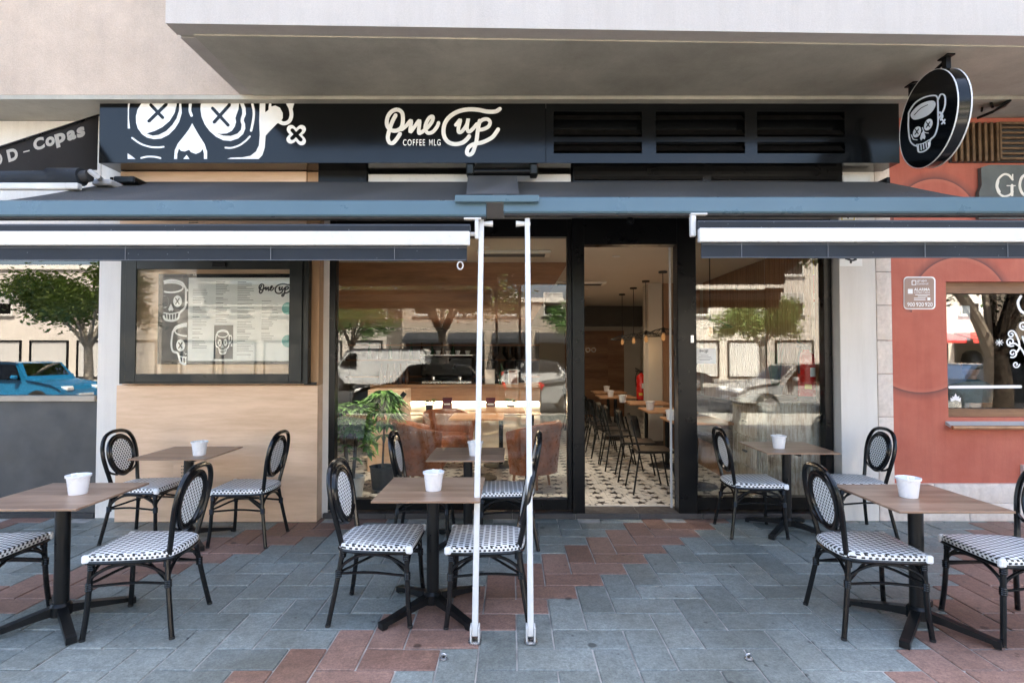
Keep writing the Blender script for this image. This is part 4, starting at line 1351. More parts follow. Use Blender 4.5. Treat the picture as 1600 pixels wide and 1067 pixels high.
# ------------------------------------------------------------------ terrace chairs
def make_chair():
    t = thing('bistro_chair', 'x', 'chair', (0, 0, 0), 0, 'woven bistro chairs on the terrace')
    ZS = .432
    blk = M['chair_black']
    # seat outline: rounded rear, nearly square front
    out = [(-.205, -.10), (-.185, -.155), (-.12, -.190), (0, -.205), (.13, -.213), (.222, -.208), (.243, -.185), (.247, 0),
           (.243, .185), (.222, .208), (.13, .213), (0, .205), (-.12, .190), (-.185, .155), (-.205, .10), (-.213, 0)]
    o3 = spline([(x, y, 0) for x, y in out], 3, True)
    n = len(o3)
    vs, fs = [], []
    rings = [(1.0, ZS - .004), (1.005, ZS + .012), (.985, ZS + .025), (.93, ZS + .030), (.6, ZS + .031), (.25, ZS + .027)]
    for s, z in rings:
        vs += [(p.x * s, p.y * s, z) for p in o3]
    for r in range(len(rings) - 1):
        for k in range(n):
            k2 = (k + 1) % n
            fs.append((r * n + k, r * n + k2, (r + 1) * n + k2, (r + 1) * n + k))
    fs.append(tuple((len(rings) - 1) * n + k for k in range(n)))
    fs.append(tuple(reversed(range(n))))
    st = MB()._add(vs, fs).build('seat', M['weave_seat'], t, True)
    for y in (-.205, .205):
        MB().box(.212, .252, y - .014, y + .014, ZS - .018, ZS + .0275, .008).build('corner_wrap', M['vinyl_white'], st)
    MB().tube([(p.x * .975, p.y * .97, ZS - .014) for p in o3], .0125, 8, True).build('seat_frame', blk, t, True)
    # legs
    for s in (-1, 1):
        MB().tube(spline([(.212, .190 * s, ZS - .01), (.218, .193 * s, .30), (.226, .200 * s, .14), (.240, .210 * s, 0)], 3), .0145, 8).build('leg', blk, t, True)
        MB().tube(spline([(-.165, .150 * s, ZS + .03), (-.180, .165 * s, .33), (-.205, .190 * s, .16), (-.232, .214 * s, 0)], 3), .0145, 8).build('leg', blk, t, True)
    # outer hoop and the double oval ring
    def back_x(z): return -.178 - .085 * (z - .45) / .45
    hp = []
    for y, z in ((.148, .44), (.160, .52), (.180, .62), (.192, .71), (.180, .80), (.135, .868), (.07, .896), (0, .902)):
        hp.append((back_x(z), y, z))
    hp = hp + [(x, -y, z) for x, y, z in reversed(hp[:-1])]
    MB().tube(spline(hp, 4), .0155, 8).build('back_hoop', blk, t, True)
    ring, ring2, panel = [], [], []
    for k in range(40):
        a = 2 * math.pi * k / 40
        cy, cz = math.sin(a), math.cos(a)
        w = 1.0 + .10 * cz
        y, z = .140 * cy * w, .700 + .162 * cz
        ring.append((back_x(z) + .006, y, z))
        y, z = .118 * cy * w, .700 + .140 * cz
        ring2.append((back_x(z) + .010, y, z))
        y, z = .114 * cy * w, .700 + .136 * cz
        panel.append((back_x(z) + .004, y, z))
    MB().tube(ring, .0150, 8, True).build('back_ring', blk, t, True)
    MB().tube(ring2, .0105, 8, True).build('back_ring', blk, t, True)
    mb = MB()
    mb.prism(panel, (.012, 0, .001))
    mb.build('back_panel', M['weave_back'], t)
    mb = MB()
    for s in (-1, 1):
        mb.tube(spline([(back_x(.60), .176 * s, .60), (back_x(.56) , .13 * s, .565), (back_x(.54), .07 * s, .545)], 3), .009, 6)
    mb.build('ring_stay', blk, t, True)
    # arched braces and stretchers
    def brace(pts, r=.0095):
        MB().tube(spline(pts, 5), r, 6).build('brace', blk, t, True)
    for s in (-1, 1):
        brace([(.218, .195 * s, .295), (.195, .193 * s, .345), (.09, .190 * s, .395), (-.05, .180 * s, .395), (-.155, .168 * s, .34), (-.186, .172 * s, .28)])
        brace([(.220, .196 * s, .285), (.0, .182 * s, .297), (-.186, .172 * s, .285)], .008)
    brace([(.218, -.195, .295), (.218, -.165, .35), (.216, -.06, .395), (.216, .06, .395), (.218, .165, .35), (.218, .195, .295)])
    brace([(-.186, -.172, .285), (-.18, -.14, .345), (-.172, -.05, .385), (-.172, .05, .385), (-.18, .14, .345), (-.186, .172, .285)])
    brace([(.216, -.190, .300), (.05, -.03, .345), (-.185, .168, .290)], .008)
    brace([(.216, .190, .300), (.05, .03, .352), (-.185, -.168, .290)], .008)
    for x, y, dx in ((.2195, .1945, .0), (-.186, .172, 0)):
        for s in (-1, 1):
            mb = MB()
            for k in range(4):
                z = .268 + k * .0105
                mb.lathe([(0, -.005), (.0175, -.005), (.0195, 0), (.0175, .005), (0, .005)], 10, (x - (.272 - z) * .0, y * s, z))
            mb.build('binding', blk, t, True)
    for x, y in ((.212, .190), (-.168, .152)):
        for s in (-1, 1):
            mb = MB()
            for k in range(3):
                mb.lathe([(0, -.005), (.0175, -.005), (.0195, 0), (.0175, .005), (0, .005)], 10, (x, y * s, ZS - .055 + k * .011))
            mb.build('binding', blk, t, True)
    for x, y in ((.240, .210), (-.232, .214)):
        for s in (-1, 1):
            MB().lathe([(0, 0), (.015, 0), (.0155, .012), (0, .012)], 10, (x, y * s, 0)).build('foot_cap', M['rubber'], t, True)
    return t
CH = [  # x, y, facing, label
    (-3.08, 3.22, 2, 'woven bistro chair cut off by the left edge of the picture'),
    (-2.105, 3.255, 182, 'woven bistro chair right of the front left table'),
    (-3.13, 4.745, 0, 'woven bistro chair in front of the white pillar at the left'),
    (-2.21, 4.69, 181, 'woven bistro chair right of the table by the oak cladding'),
    (-.815, 3.40, 0, 'woven bistro chair left of the front middle table'),
    (-.135, 3.38, 180, 'woven bistro chair right of the front middle table, behind the white poles'),
    (-.745, 4.68, -1, 'woven bistro chair left of the small table against the main window'),
    (-.03, 4.62, 180, 'woven bistro chair right of the small table against the main window'),
    (2.09, 4.90, 0, 'woven bistro chair between the open doorway and the table at the right window'),
    (3.02, 4.90, 180, 'woven bistro chair before the stone edged pillar and red wall'),
    (2.05, 3.25, -1, 'woven bistro chair left of the front right table'),
    (2.855, 3.19, 182, 'woven bistro chair cut off by the right edge of the picture'),
]
c0 = None
for x, y, a, lab in CH:
    if c0 is None:
        c0 = make_chair()
        c0['label'] = lab
        c0.location, c0.rotation_euler = (x, y, .001), (0, 0, R(a))
    else:
        dup(c0, (x, y, .001), R(a + (1.7 * math.sin(7 * x + 3 * y))), lab)

# ------------------------------------------------------------------ terrace tables and pots
def make_table():
    t = thing('terrace_table', 'x', 'table', (0, 0, 0), 0, 'square tables on the terrace')
    h = .305
    MB().box(-h, h, -h, h, .722, .734, .002).build('table_top', M['table_wood'], t)
    mb = MB()
    mb.box(-.10, .10, -.10, .10, .709, .7215, .003)
    mb.box(.055, .085, -.10, .10, .668, .709, .004)
    mb.build('flip_bracket', M['table_black'], t)
    MB().lathe([(0, .05), (.038, .05), (.038, .709), (0, .709)], 20).build('column', M['table_black'], t, True)
    MB().lathe([(0, .045), (.055, .045), (.055, .10), (.042, .115), (0, .115)], 20).build('hub', M['table_black'], t, True)
    for k in range(4):
        a = R(45 + 90 * k)
        m4 = Matrix.Rotation(a, 4, 'Z')
        mb = MB()
        pr = [(.04, .10), (.12, .085), (.33, .042), (.365, .038), (.365, .003), (.335, .003), (.325, .018), (.12, .045), (.04, .05)]
        pts = [m4 @ Vector((x, -.024, z)) for x, z in pr]
        mb.prism(pts, m4 @ Vector((0, .048, 0)))
        mb.build('foot', M['table_black'], t)
    return t
TB = [
    (-2.625, 3.25, 1, 'square wooden table at the front left, cut off by the picture edge'),
    (-2.715, 4.66, 0, 'square wooden table in front of the oak cladding'),
    (-.485, 3.41, 0, 'square wooden table at the front middle, left of the white poles'),
    (-.365, 4.60, 0, 'square wooden table close against the main window'),
    (2.44, 4.93, -1, 'square wooden table by the right window and extinguisher'),
    (2.33, 3.21, 0, 'square wooden table at the front right corner'),
]
t0 = None
for x, y, a, lab in TB:
    if t0 is None:
        t0 = make_table()
        t0['label'] = lab
        t0.location, t0.rotation_euler = (x, y, .001), (0, 0, R(a))
    else:
        dup(t0, (x, y, .001), R(a), lab)
def make_pot():
    t = thing('white_pot', 'x', 'pot', (0, 0, 0), 0, 'white table pots')
    MB().lathe([(0, .001), (.046, .001), (.047, .006), (.058, .098), (.064, .100), (.065, .112), (.060, .113), (.056, .104), (.046, .012), (0, .010)], 28).build('bucket', M['pot_white'], t, True)
    rr = random.Random(9)
    for k in range(5):
        a = rr.uniform(0, 6.28)
        m4 = Matrix.Translation((.02 * math.cos(a), .02 * math.sin(a), .075)) @ Matrix.Rotation(rr.uniform(0, 3), 4, 'Z') @ Matrix.Rotation(rr.uniform(-.5, .5), 4, 'X')
        MB().box(-.018, .018, -.0025, .0025, -.03, .046, .001, m4).build('sachet', M['paper'], t)
    return t
PT = [(-2.555, 3.27, 'white bucket pot on the front left table'), (-2.555, 4.53, 'white bucket pot on the table before the oak cladding'),
      (-.475, 3.36, 'white bucket pot on the front middle table'), (-.30, 4.52, 'white bucket pot on the table against the main window'),
      (2.34, 4.86, 'white bucket pot on the table by the right window'), (2.285, 3.20, 'white bucket pot on the front right table')]
p0_ = None
for k, (x, y, lab) in enumerate(PT):
    if p0_ is None:
        p0_ = make_pot()
        p0_['label'] = lab
        p0_.location = (x, y, .735)
    else:
        dup(p0_, (x, y, .735), k * 1.1, lab)
# ------------------------------------------------------------------ cafe interior
FZ, CZ = .055, 2.74
RX0, RX1, RY0, RY1 = -3.62, 3.16, 5.465, 13.6
MB().box(RX0, RX1, RY1, RY1 + .1, 0, 3.2).build('inner_back_wall', M['inner_wall'], kind='structure')
MB().box(RX0 - .1, RX0, RY0, RY1 + .1, 0, 3.2).build('inner_left_wall', M['inner_wall'], kind='structure')
MB().box(RX1, RX1 + .1, RY0, RY1 + .1, 0, 3.2).build('inner_right_wall', M['inner_wall'], kind='structure')
MB().box(RX0, RX1, RY0, RY1, CZ, CZ + .15).build('inner_ceiling', M['inner_ceiling'], kind='structure')
floor = MB().box(RX0, RX1, 5.525, RY1, -.05, FZ - .006).build('cafe_floor', M['mortar'], kind='structure')
# star patterned cement tiles
TS = .2
def star_tile(mb, cx_, cy_, big):
    h = TS / 2 - .0012
    mb.cur = 0
    mb.box(cx_ - h, cx_ + h, cy_ - h, cy_ + h, FZ - .012, FZ)
    mb.cur = 1
    for n, ro, ri, sx_, sy_ in ((5, .086, .036, 0, 0), (4, .034, .013, .085, .085)):
        pts = []
        for k in range(2 * n):
            a = math.pi * k / n + math.pi / 2
            r = ro if k % 2 == 0 else ri
            pts.append((cx_ + sx_ * .85 + r * math.cos(a) * .9, cy_ + sy_ * .85 + r * math.sin(a) * .9, FZ + .0006 + (.0003 if n == 4 else 0)))
        pts.append((cx_ + sx_ * .85, cy_ + sy_ * .85, FZ + .0006 + (.0003 if n == 4 else 0)))
        mb._add(pts, [(k, (k + 1) % (2 * n), 2 * n) for k in range(2 * n)])
    mb.cur = 0
tm = []
for big in (True, False):
    mb = MB()
    star_tile(mb, 0, 0, big)
    tm.append(mb.mesh('floor_tile', [M['tile_cream'], M['tile_star']]))
rest = MB()
nt_ = 0
for j in range(0, 40):
    for i in range(0, 34):
        cx_, cy_ = RX0 + .03 + (i + .5) * TS, 5.54 + (j + .5) * TS
        if cx_ > RX1 or cy_ > RY1: continue
        big = (i + j) % 2 == 0
        s_ = cx_ / cy_
        inview = (.10 < s_ < .32 and cy_ < 8.3) or (-.32 < s_ < .105 and cy_ < 6.8)
        if inview and nt_ < 300:
            nt_ += 1
            link('floor_tile', tm[0 if big else 1], floor, (cx_, cy_, 0), (0, 0, (i * 7 + j * 3) % 4 * math.pi / 2))
        else:
            star_tile(rest, cx_, cy_, big)
rest.build('tile_field', [M['tile_cream'], M['tile_star']], floor, kind='stuff')

# slatted right wall, column, end wall with wooden door
slat_wall = thing('slat_wall', 'wall of thin vertical wooden slats on the right side of the cafe', 'wall panelling', (0, 0, 0))
MB().box(RX1 - .03, RX1 - .002, 5.6, 9.0, FZ, CZ - .002).build('backing', M['slat_wood'], slat_wall)
sm = MB().box(-.02, 0, -.018, .018, 0, CZ - FZ - .01, .002).mesh('slat', M['slat_wood'])
for k in range(56):
    link('slat', sm, slat_wall, (RX1 - .031, 5.64 + k * .06, FZ))
col_ = thing('column', 'pale square column standing among the tables at the right', 'column', (0, 0, 0))
MB().box(2.25, 2.48, 9.1, 9.45, FZ, CZ - .001, .004).build('shaft', M['inner_wall'], col_)
MB().box(2.242, 2.488, 9.092, 9.458, FZ, FZ + .09, .003).build('skirting', M['inner_dark'], col_)
MB().box(2.49, RX1 - .06, 9.08, 9.12, FZ, CZ - .002).build('end_panel', M['slat_wood'], slat_wall)
bd = thing('washroom_door', 'dark wooden washroom door in the far wall of the cafe', 'door', (0, 0, 0))
MB().box(1.3, 2.75, RY1 - .05, RY1 - .002, FZ, 2.15).build('wood_panel', M['soffit_wood'], bd)
MB().box(1.52, 2.35, RY1 - .075, RY1 - .051, FZ, 2.05, .003).build('leaf', M['soffit_wood'], bd)
MB().lathe([(0, 0), (.02, 0), (.02, .05), (0, .05)], 10, (1.62, RY1 - .076, 1.05), Matrix.Rotation(R(90), 3, 'X')).build('handle', M['steel'], bd, True)
for x in (1.86, 2.0):
    MB().tube([(x + .05 * math.cos(a), RY1 - .08, 1.68 + .05 * math.sin(a)) for a in [2 * math.pi * k / 16 for k in range(16)]], .009, 6, True).build('ring_symbol', M['steel'], bd, True)
MB().box(RX0 + .01, RX1 - .01, RY1 - .3, RY1 - .09, 2.25, CZ - .001).build('bulkhead', M['inner_dark'], kind='structure')

# bar: wood clad soffit, counter, back shelves
bsf = thing('bar_soffit', 'lowered wooden ceiling box hanging over the bar', 'ceiling box', (0, 0, 0))
mb = MB()
zb0 = 2.02
xa, xb, xc = RX0 + .002, .72, .28
mb.prism([(xa, 7.05, CZ - .002), (xb, 7.05, CZ - .002), (xc, 7.05, zb0), (xa, 7.05, zb0)], (0, .05, 0))
mb.prism([(xa, 7.101, zb0), (xc, 7.101, zb0), (xc, 10.4, zb0), (xa, 10.4, zb0)], (0, 0, .03))
mb.prism([(xb, 7.101, CZ - .002), (xc, 7.101, zb0 + .031), (xc - .04, 7.101, zb0 + .031), (xb - .04, 7.101, CZ - .002)], (0, 3.3, 0))
mb.build('cladding', M['soffit_wood'], bsf)
rack = thing('glass_rack', 'dark wire rack hanging below the wooden bar ceiling', 'rack', (0, 0, 0))
mb = MB()
for k in range(9):
    x = -2.35 + k * .16
    mb.tube([(x, 7.9, 1.93), (x + .04, 8.3, 1.93)], .006, 5)
for y in (7.9, 8.1, 8.3):
    mb.tube([(-2.4, y, 1.935), (-1.0, y, 1.935)], .006, 5)
mb.build('grid', M['ink'], rack)
for x in (-2.38, -1.02):
    MB().tube([(x, 8.1, 1.935), (x, 8.1, zb0)], .006, 5).build('hanger', M['ink'], rack)
bar_c = thing('bar_counter', 'long wooden bar counter with a lit strip over a white wavy front', 'counter', (0, 0, 0))
BX0_, BX1_, BY = -2.1, .42, 8.2
MB().box(BX0_, BX1_, BY - .03, BY + .65, 1.075, 1.12, .004).build('counter_top', M['bar_wood'], bar_c)
MB().box(BX0_, BX1_, BY, BY + .03, .86, 1.074, .003).build('front_board', M['bar_wood'], bar_c)
MB().box(BX0_ + .02, BX1_ - .02, BY + .07, BY + .62, FZ, 1.07).build('body', M['inner_dark'], bar_c)
M['wave_white'] = plain('wave_white', (.72, .66, .56), .6, var=.04)
vs, fs = [], []
nx, nz = 70, 18
for j in range(nz + 1):
    for i in range(nx + 1):
        u, v = i / nx, j / nz
        vs.append((BX0_ + (BX1_ - BX0_) * u, BY + .055 + .014 * math.sin(v * 26 + 1.6 * math.sin(u * 13) + .8 * math.sin(u * 29)), FZ + (.858 - FZ) * v))
fs = [(j * (nx + 1) + i, j * (nx + 1) + i + 1, (j + 1) * (nx + 1) + i + 1, (j + 1) * (nx + 1) + i) for j in range(nz) for i in range(nx)]
MB()._add(vs, fs).build('wavy_front', M['wave_white'], bar_c, True)
M['led'] = emit('led', (1.0, .80, .55), 8.0)
MB().box(BX0_ + .02, BX1_ - .02, BY + .004, BY + .024, .846, .858).build('light_strip', M['led'], bar_c)
MB().box(BX0_, BX1_, BY - .30, BY - .04, .69, .712, .003).build('ledge', M['bar_wood'], bar_c)
MB().box(BX0_ + .1, BX0_ + .14, BY - .16, BY - .12, FZ, .689).build('ledge_leg', M['table_black'], bar_c)
MB().box(BX1_ - .14, BX1_ - .1, BY - .16, BY - .12, FZ, .689).build('ledge_leg', M['table_black'], bar_c)
shelf = thing('back_shelves', 'dark shelves of stock behind the bar', 'shelves', (0, 0, 0))
MB().box(-3.0, .5, 10.2, 10.55, FZ, 2.01).build('cabinet', M['inner_dark'], shelf)
for z in (1.15, 1.45, 1.72):
    MB().box(-3.0, .5, 9.95, 10.199, z, z + .025, .002).build('shelf', M['soffit_wood'], shelf)
# lathe made bar wares
def ware(name, label, cat, prof, mat, loc, group, n=14):
    return MB().lathe(prof, n).build(name, mat, None, True, loc=loc, label=label, cat=cat, group=group)
M['bottle_green'] = plain('bottle_green', (.03, .09, .05), .15)
M['bottle_brown'] = plain('bottle_brown', (.07, .03, .015), .15)
ORD = 'first second third fourth fifth sixth seventh eighth ninth'.split()
bp = [(0, 0), (.035, 0), (.037, .01), (.037, .17), (.013, .22), (.013, .29), (.016, .292), (.016, .30), (0, .30)]
for k in range(9):
    ware('bottle', '%s dark bottle from the left on the back shelf behind the bar' % ORD[k], 'bottle', bp, M['bottle_brown' if k % 2 else 'bottle_green'], (-2.6 + k * .19, 10.07, 1.476), 'bottles on the back shelf')
cp = [(0, 0), (.025, 0), (.04, .055), (.042, .06), (.038, .06), (.024, .008), (0, .008)]
esp = thing('espresso_machine', 'dark espresso machine on the bar counter', 'coffee machine', (-.98, BY + .33, 1.121), 0)
MB().box(-.40, .40, -.22, .22, .10, .42, .03).build('body', M['black_alu'], esp)
MB().box(-.38, .38, -.24, .20, .0, .045, .008).build('drip_tray', M['steel'], esp)
MB().box(-.36, .36, .0, .2, .046, .099).build('base', M['ink'], esp)
MB().box(-.40, .40, -.222, .222, .421, .44, .004).build('cup_rail', M['steel'], esp)
for x in (-.2, .2):
    MB().lathe([(0, 0), (.035, 0), (.035, .05), (0, .05)], 12, (x, -.225, .06)).build('group_head', M['chrome'], esp, True)
for k in range(5):
    ware('cup', '%s white cup from the left on top of the espresso machine' % ORD[k], 'cup', cp, M['pot_white'], (-1.28 + k * .15, BY + .25, 1.562), 'cups on the espresso machine')
for k, (x, lab) in enumerate(((-.30, 'black coffee grinder with clear hopper nearest the espresso machine'), (-.05, 'middle black coffee grinder with clear hopper'), (.10, 'black coffee grinder at the right end of the group'))):
    g = thing('coffee_grinder', lab, 'coffee grinder', (x, BY + .28 + .12 * k, 1.121), 0, 'coffee grinders on the bar')
    MB().lathe([(0, 0), (.10, 0), (.10, .03), (.07, .06), (.065, .20), (.09, .24), (.09, .34), (.05, .36), (0, .36)], 16).build('body', M['black_alu'], g, True)
    MB().lathe([(.035, .361), (.05, .38), (.10, .45), (.105, .55), (.11, .56), (0, .565)], 18).build('hopper', M['car_glass'], g, True)
    MB().lathe([(0, .364), (.03, .366), (.045, .385), (.085, .44), (.085, .47), (0, .48)], 14).build('beans', M['bottle_brown'], g, True)
    MB().box(-.03, .03, -.13, -.06, .17, .20, .006).build('spout', M['steel'], g)
for x, lab, mt in ((-.33, 'small pale framed card on the bar counter', 'paper'), (.02, 'small brown framed card on the bar counter', 'leather')):
    f = thing('card_stand', lab, 'card stand', (x, BY + .02, 1.121), 0)
    MB().box(-.075, .075, 0, .012, 0, .22, .003).build('frame', M['white_metal'], f)
    MB().box(-.062, .062, -.003, -.0005, .014, .206).build('card', M[mt], f)
ware('bottle', 'green bottle on the counter between two framed cards', 'bottle', bp, M['bottle_green'], (-.16, BY + .03, 1.121), 'bottles on the bar')
for k in range(5):
    ware('bottle', '%s dark bottle from the left in the row at the left counter end' % ORD[k], 'bottle', bp, M['bottle_brown'], (-1.95 + k * .095, BY + .06, 1.121), 'bottles at the bar end')
for x, lab in ((-.94, 'dark red coffee bag left of the white pole on the bar ledge'), (-.31, 'dark red coffee bag right of the white pole on the bar ledge')):
    b_ = thing('coffee_bag', lab, 'coffee bag', (x, BY - .16, .713), 0, 'coffee bags on the ledge')
    mb = MB()
    mb.prism([(-.07, -.035, 0), (.07, -.035, 0), (.068, -.03, .19), (.068, .0, .22), (-.068, 0, .22), (-.068, -.03, .19)], (0, .05, 0))
    M.setdefault('bag_red', plain('bag_red', (.10, .012, .018), .4))
    mb.build('bag', M['bag_red'], b_)
    MB().box(-.045, .045, -.0375, -.0355, .02, .06).build('bag_label', M['paper'], b_)
    MB().box(-.045, .045, -.0375, -.0355, .12, .14).build('bag_label', M['paper'], b_)

def leafy(mb, base, h, n, spread, ln, wd, rr, droop=.4):
    for k in range(n):
        a = rr.uniform(0, 6.283)
        t_ = rr.uniform(.15, 1)
        c = Vector(base) + Vector((spread * .55 * t_ * math.cos(a), spread * .55 * t_ * math.sin(a), h * (1 - .75 * t_ * rr.random())))
        for q_ in range(5):
            b2 = a + (q_ - 2) * .55
            d_ = Vector((math.cos(b2), math.sin(b2), rr.uniform(-.5, .35) - droop * .4)).normalized()
            s_ = d_.cross(Vector((0, 0, 1))).normalized()
            l = ln * rr.uniform(.7, 1.1)
            vs = [c, c + d_ * l * .45 + s_ * wd, c + d_ * l + Vector((0, 0, -droop * l * .5)), c + d_ * l * .45 - s_ * wd]
            mb._add(vs, [(0, 1, 2, 3)])
rr = random.Random(21)
pl = thing('house_plant', 'bushy green potted plant just inside the main window', 'plant', (-1.66, 5.72, FZ))
MB().lathe([(0, 0), (.11, 0), (.14, .24), (.15, .25), (.13, .25), (.12, .2), (0, .2)], 20).build('pot', M['pot_white'], pl, True)
for k in range(5):
    a = rr.uniform(0, 6.28)
    MB().tube([(.03 * math.cos(a), .03 * math.sin(a), .2), (.08 * math.cos(a), .08 * math.sin(a), .6), (.17 * math.cos(a), .15 * math.sin(a), .95)], [.014, .010, .006], 6).build('stem', M['bark'], pl, True)
mb = MB()
leafy(mb, (0, 0, .26), .74, 190, .38, .125, .024, rr, .3)
mb.build('foliage', M['leaf'], pl)
pl2 = thing('house_plant', 'second leafy plant with longer leaves behind the bushy one', 'plant', (-1.46, 6.25, FZ))
MB().lathe([(0, 0), (.11, 0), (.14, .24), (.15, .25), (.13, .25), (.12, .2), (0, .2)], 20).build('pot', M['ink'], pl2, True)
mb = MB()
leafy(mb, (0, 0, .25), .85, 60, .26, .19, .028, rr, .6)
mb.build('foliage', M['leaf'], pl2)
MB().tube([(0, 0, .2), (.02, 0, .8)], [.014, .008], 6).build('stem', M['bark'], pl2, True)
for x, lab in ((-1.2, 'tiny plant in a dark pot at the left of the bar ledge'), (-.02, 'tiny plant in a dark pot at the right of the bar ledge')):
    p_ = thing('small_plant', lab, 'plant', (x, BY - .16, .713), 0, 'small plants on the ledge')
    MB().lathe([(0, 0), (.045, 0), (.055, .10), (.058, .11), (0, .10)], 14).build('pot', M['ink'], p_, True)
    mb = MB()
    leafy(mb, (0, 0, .09), .12, 8, .07, .08, .012, rr)
    mb.build('foliage', M['leaf_light'], p_)
# host stand and hat rack near the window
hs = thing('host_stand', 'light oak stand with a black forked post at the left inside', 'stand', (-1.62, 7.15, FZ))
MB().box(-.24, .24, -.02, .4, 0, 1.05, .004).build('cabinet', M['oak_panel'], hs)
mb = MB()
mb.tube([(.12, -.12, 0), (.12, -.12, .9)], .025, 8)
mb.tube([(.12, -.12, .85), (-.02, -.12, 1.02)], .03, 6, flat=.4)
mb.tube([(.12, -.12, .85), (.26, -.12, 1.02)], .03, 6, flat=.4)
mb.build('forked_post', M['table_black'], hs)
# leather tub chairs and low tables
def tub():
    t = thing('tub_chair', 'x', 'armchair', (0, 0, 0), 0, 'brown leather tub chairs')
    prof = []
    vs, fs = [], []
    n = 22
    sec = [(.30, .18), (.33, .50), (.355, .70), (.345, .745), (.315, .75), (.285, .70), (.265, .46), (.25, .30)]
    for k in range(n + 1):
        a = R(-115 + 230 * k / n)
        dip = .16 * max(0, abs(k / n - .5) * 2 - .35) ** 1.1
        for r, z in sec:
            zz_ = z - dip * (z / .75) ** 2
            vs.append((-r * math.cos(a), r * math.sin(a), zz_))
    m_ = len(sec)
    for k in range(n):
        for q_ in range(m_ - 1):
            fs.append((k * m_ + q_, (k + 1) * m_ + q_, (k + 1) * m_ + q_ + 1, k * m_ + q_ + 1))
        fs.append((k * m_ + m_ - 1, (k + 1) * m_ + m_ - 1, (k + 1) * m_, k * m_))
    fs += [tuple(range(m_)), tuple(reversed(range(n * m_, n * m_ + m_)))]
    MB()._add(vs, fs).build('shell', M['leather'], t, True)
    MB().lathe([(0, .22), (.24, .22), (.265, .26), (.265, .40), (.24, .44), (0, .455)], 24).build('seat_cushion', M['leather'], t, True)
    for k in range(4):
        a = R(45 + 90 * k)
        MB().tube([(.19 * math.cos(a), .19 * math.sin(a), .20), (.22 * math.cos(a), .22 * math.sin(a), 0)], [.02, .013], 8).build('leg', M['soffit_wood'], t, True)
    mb = MB()
    for k in range(26):
        a = R(-110 + 220 * k / 25)
        mb.lathe([(0, -.006), (.007, -.003), (.007, .003), (0, .006)], 6, (-.352 * math.cos(a), .352 * math.sin(a), .66))
    mb.build('nail_heads', M['chrome'], t, kind='stuff')
    return t
c1 = None
for x, y, a, lab in ((-1.02, 6.35, 20, 'brown leather tub chair at the left of the low table by the window'), (.22, 6.35, 150, 'brown leather tub chair at the right of the low table by the window'),
                     (-.85, 7.45, -60, 'brown leather tub chair in the middle, close to the bar')):
    if c1 is None:
        c1 = tub(); c1['label'] = lab; c1.location = (x, y, FZ); c1.rotation_euler = (0, 0, R(a))
    else:
        dup(c1, (x, y, FZ), R(a), lab)
def inner_table():
    t = thing('inner_table', 'x', 'table', (0, 0, 0), 0, 'tables inside the cafe')
    MB().box(-.32, .32, -.32, .32, .735, .76, .003).build('table_top', M['inner_table'], t)
    MB().lathe([(0, .012), (.03, .012), (.03, .734), (0, .734)], 14).build('column', M['table_black'], t, True)
    MB().lathe([(0, .0), (.24, .0), (.24, .01), (.03, .02), (0, .02)], 24).build('base', M['table_black'], t, True)
    return t
it = None
TP = [(-.42, 6.75, 'low lit wooden table between the leather tub chairs'), (-.15, 7.55, 'wooden table next to the bar front'),
      (2.1, 6.35, 'nearest wooden table in the row behind the doorway'), (2.1, 7.5, 'second wooden table in the row behind the doorway'),
      (2.1, 8.65, 'third wooden table in the row behind the doorway'), (1.86, 9.95, 'fourth wooden table in the row behind the doorway'), (1.95, 11.2, 'farthest wooden table in the row behind the doorway')]
for x, y, lab in TP:
    if it is None:
        it = inner_table(); it['label'] = lab; it.location = (x, y, FZ)
    else:
        dup(it, (x, y, FZ), 0, lab)
for x, y, lab in ((1.81, 6.3, 'white pot on the nearest table in the row inside'), (1.86, 7.45, 'white pot on the second table in the row inside'),
                  (1.72, 8.6, 'white pot on the third table in the row inside'), (1.74, 9.75, 'white pot on the fourth table in the row inside'), (1.9, 11.1, 'white pot on the farthest table in the row inside')):
    dup(p0_, (x, y, FZ + .761), x * 9, lab)
def inner_chair():
    t = thing('inner_chair', 'x', 'chair', (0, 0, 0), 0, 'black chairs inside the cafe')
    MB().box(-.20, .20, -.20, .20, .44, .465, .012).build('seat', M['table_black'], t)
    vs, fs = [], []
    n = 8
    for s_ in (0, 1):
        for z, w, x in ((.60, .17, -.215), (.68, .20, -.235), (.78, .20, -.255), (.84, .17, -.265)):
            for i in range(n + 1):
                u = i / n * 2 - 1
                vs.append((x + .05 * u * u + s_ * .014, w * u, z))
    for s_ in (0, 1):
        for j in range(3):
            for i in range(n):
                a = s_ * 4 * (n + 1) + j * (n + 1) + i
                fs.append((a, a + 1, a + n + 2, a + n + 1))
    MB()._add(vs, fs).build('backrest', M['table_black'], t, True)
    for y in (-1, 1):
        MB().tube([(.15, .16 * y, .44), (.24, .21 * y, 0)], .010, 8).build('leg', M['grey_alu'], t, True)
        MB().tube([(-.26, .15 * y, .80), (-.17, .16 * y, .45), (-.25, .21 * y, 0)], .010, 8).build('leg', M['grey_alu'], t, True)
    return t
ic = None
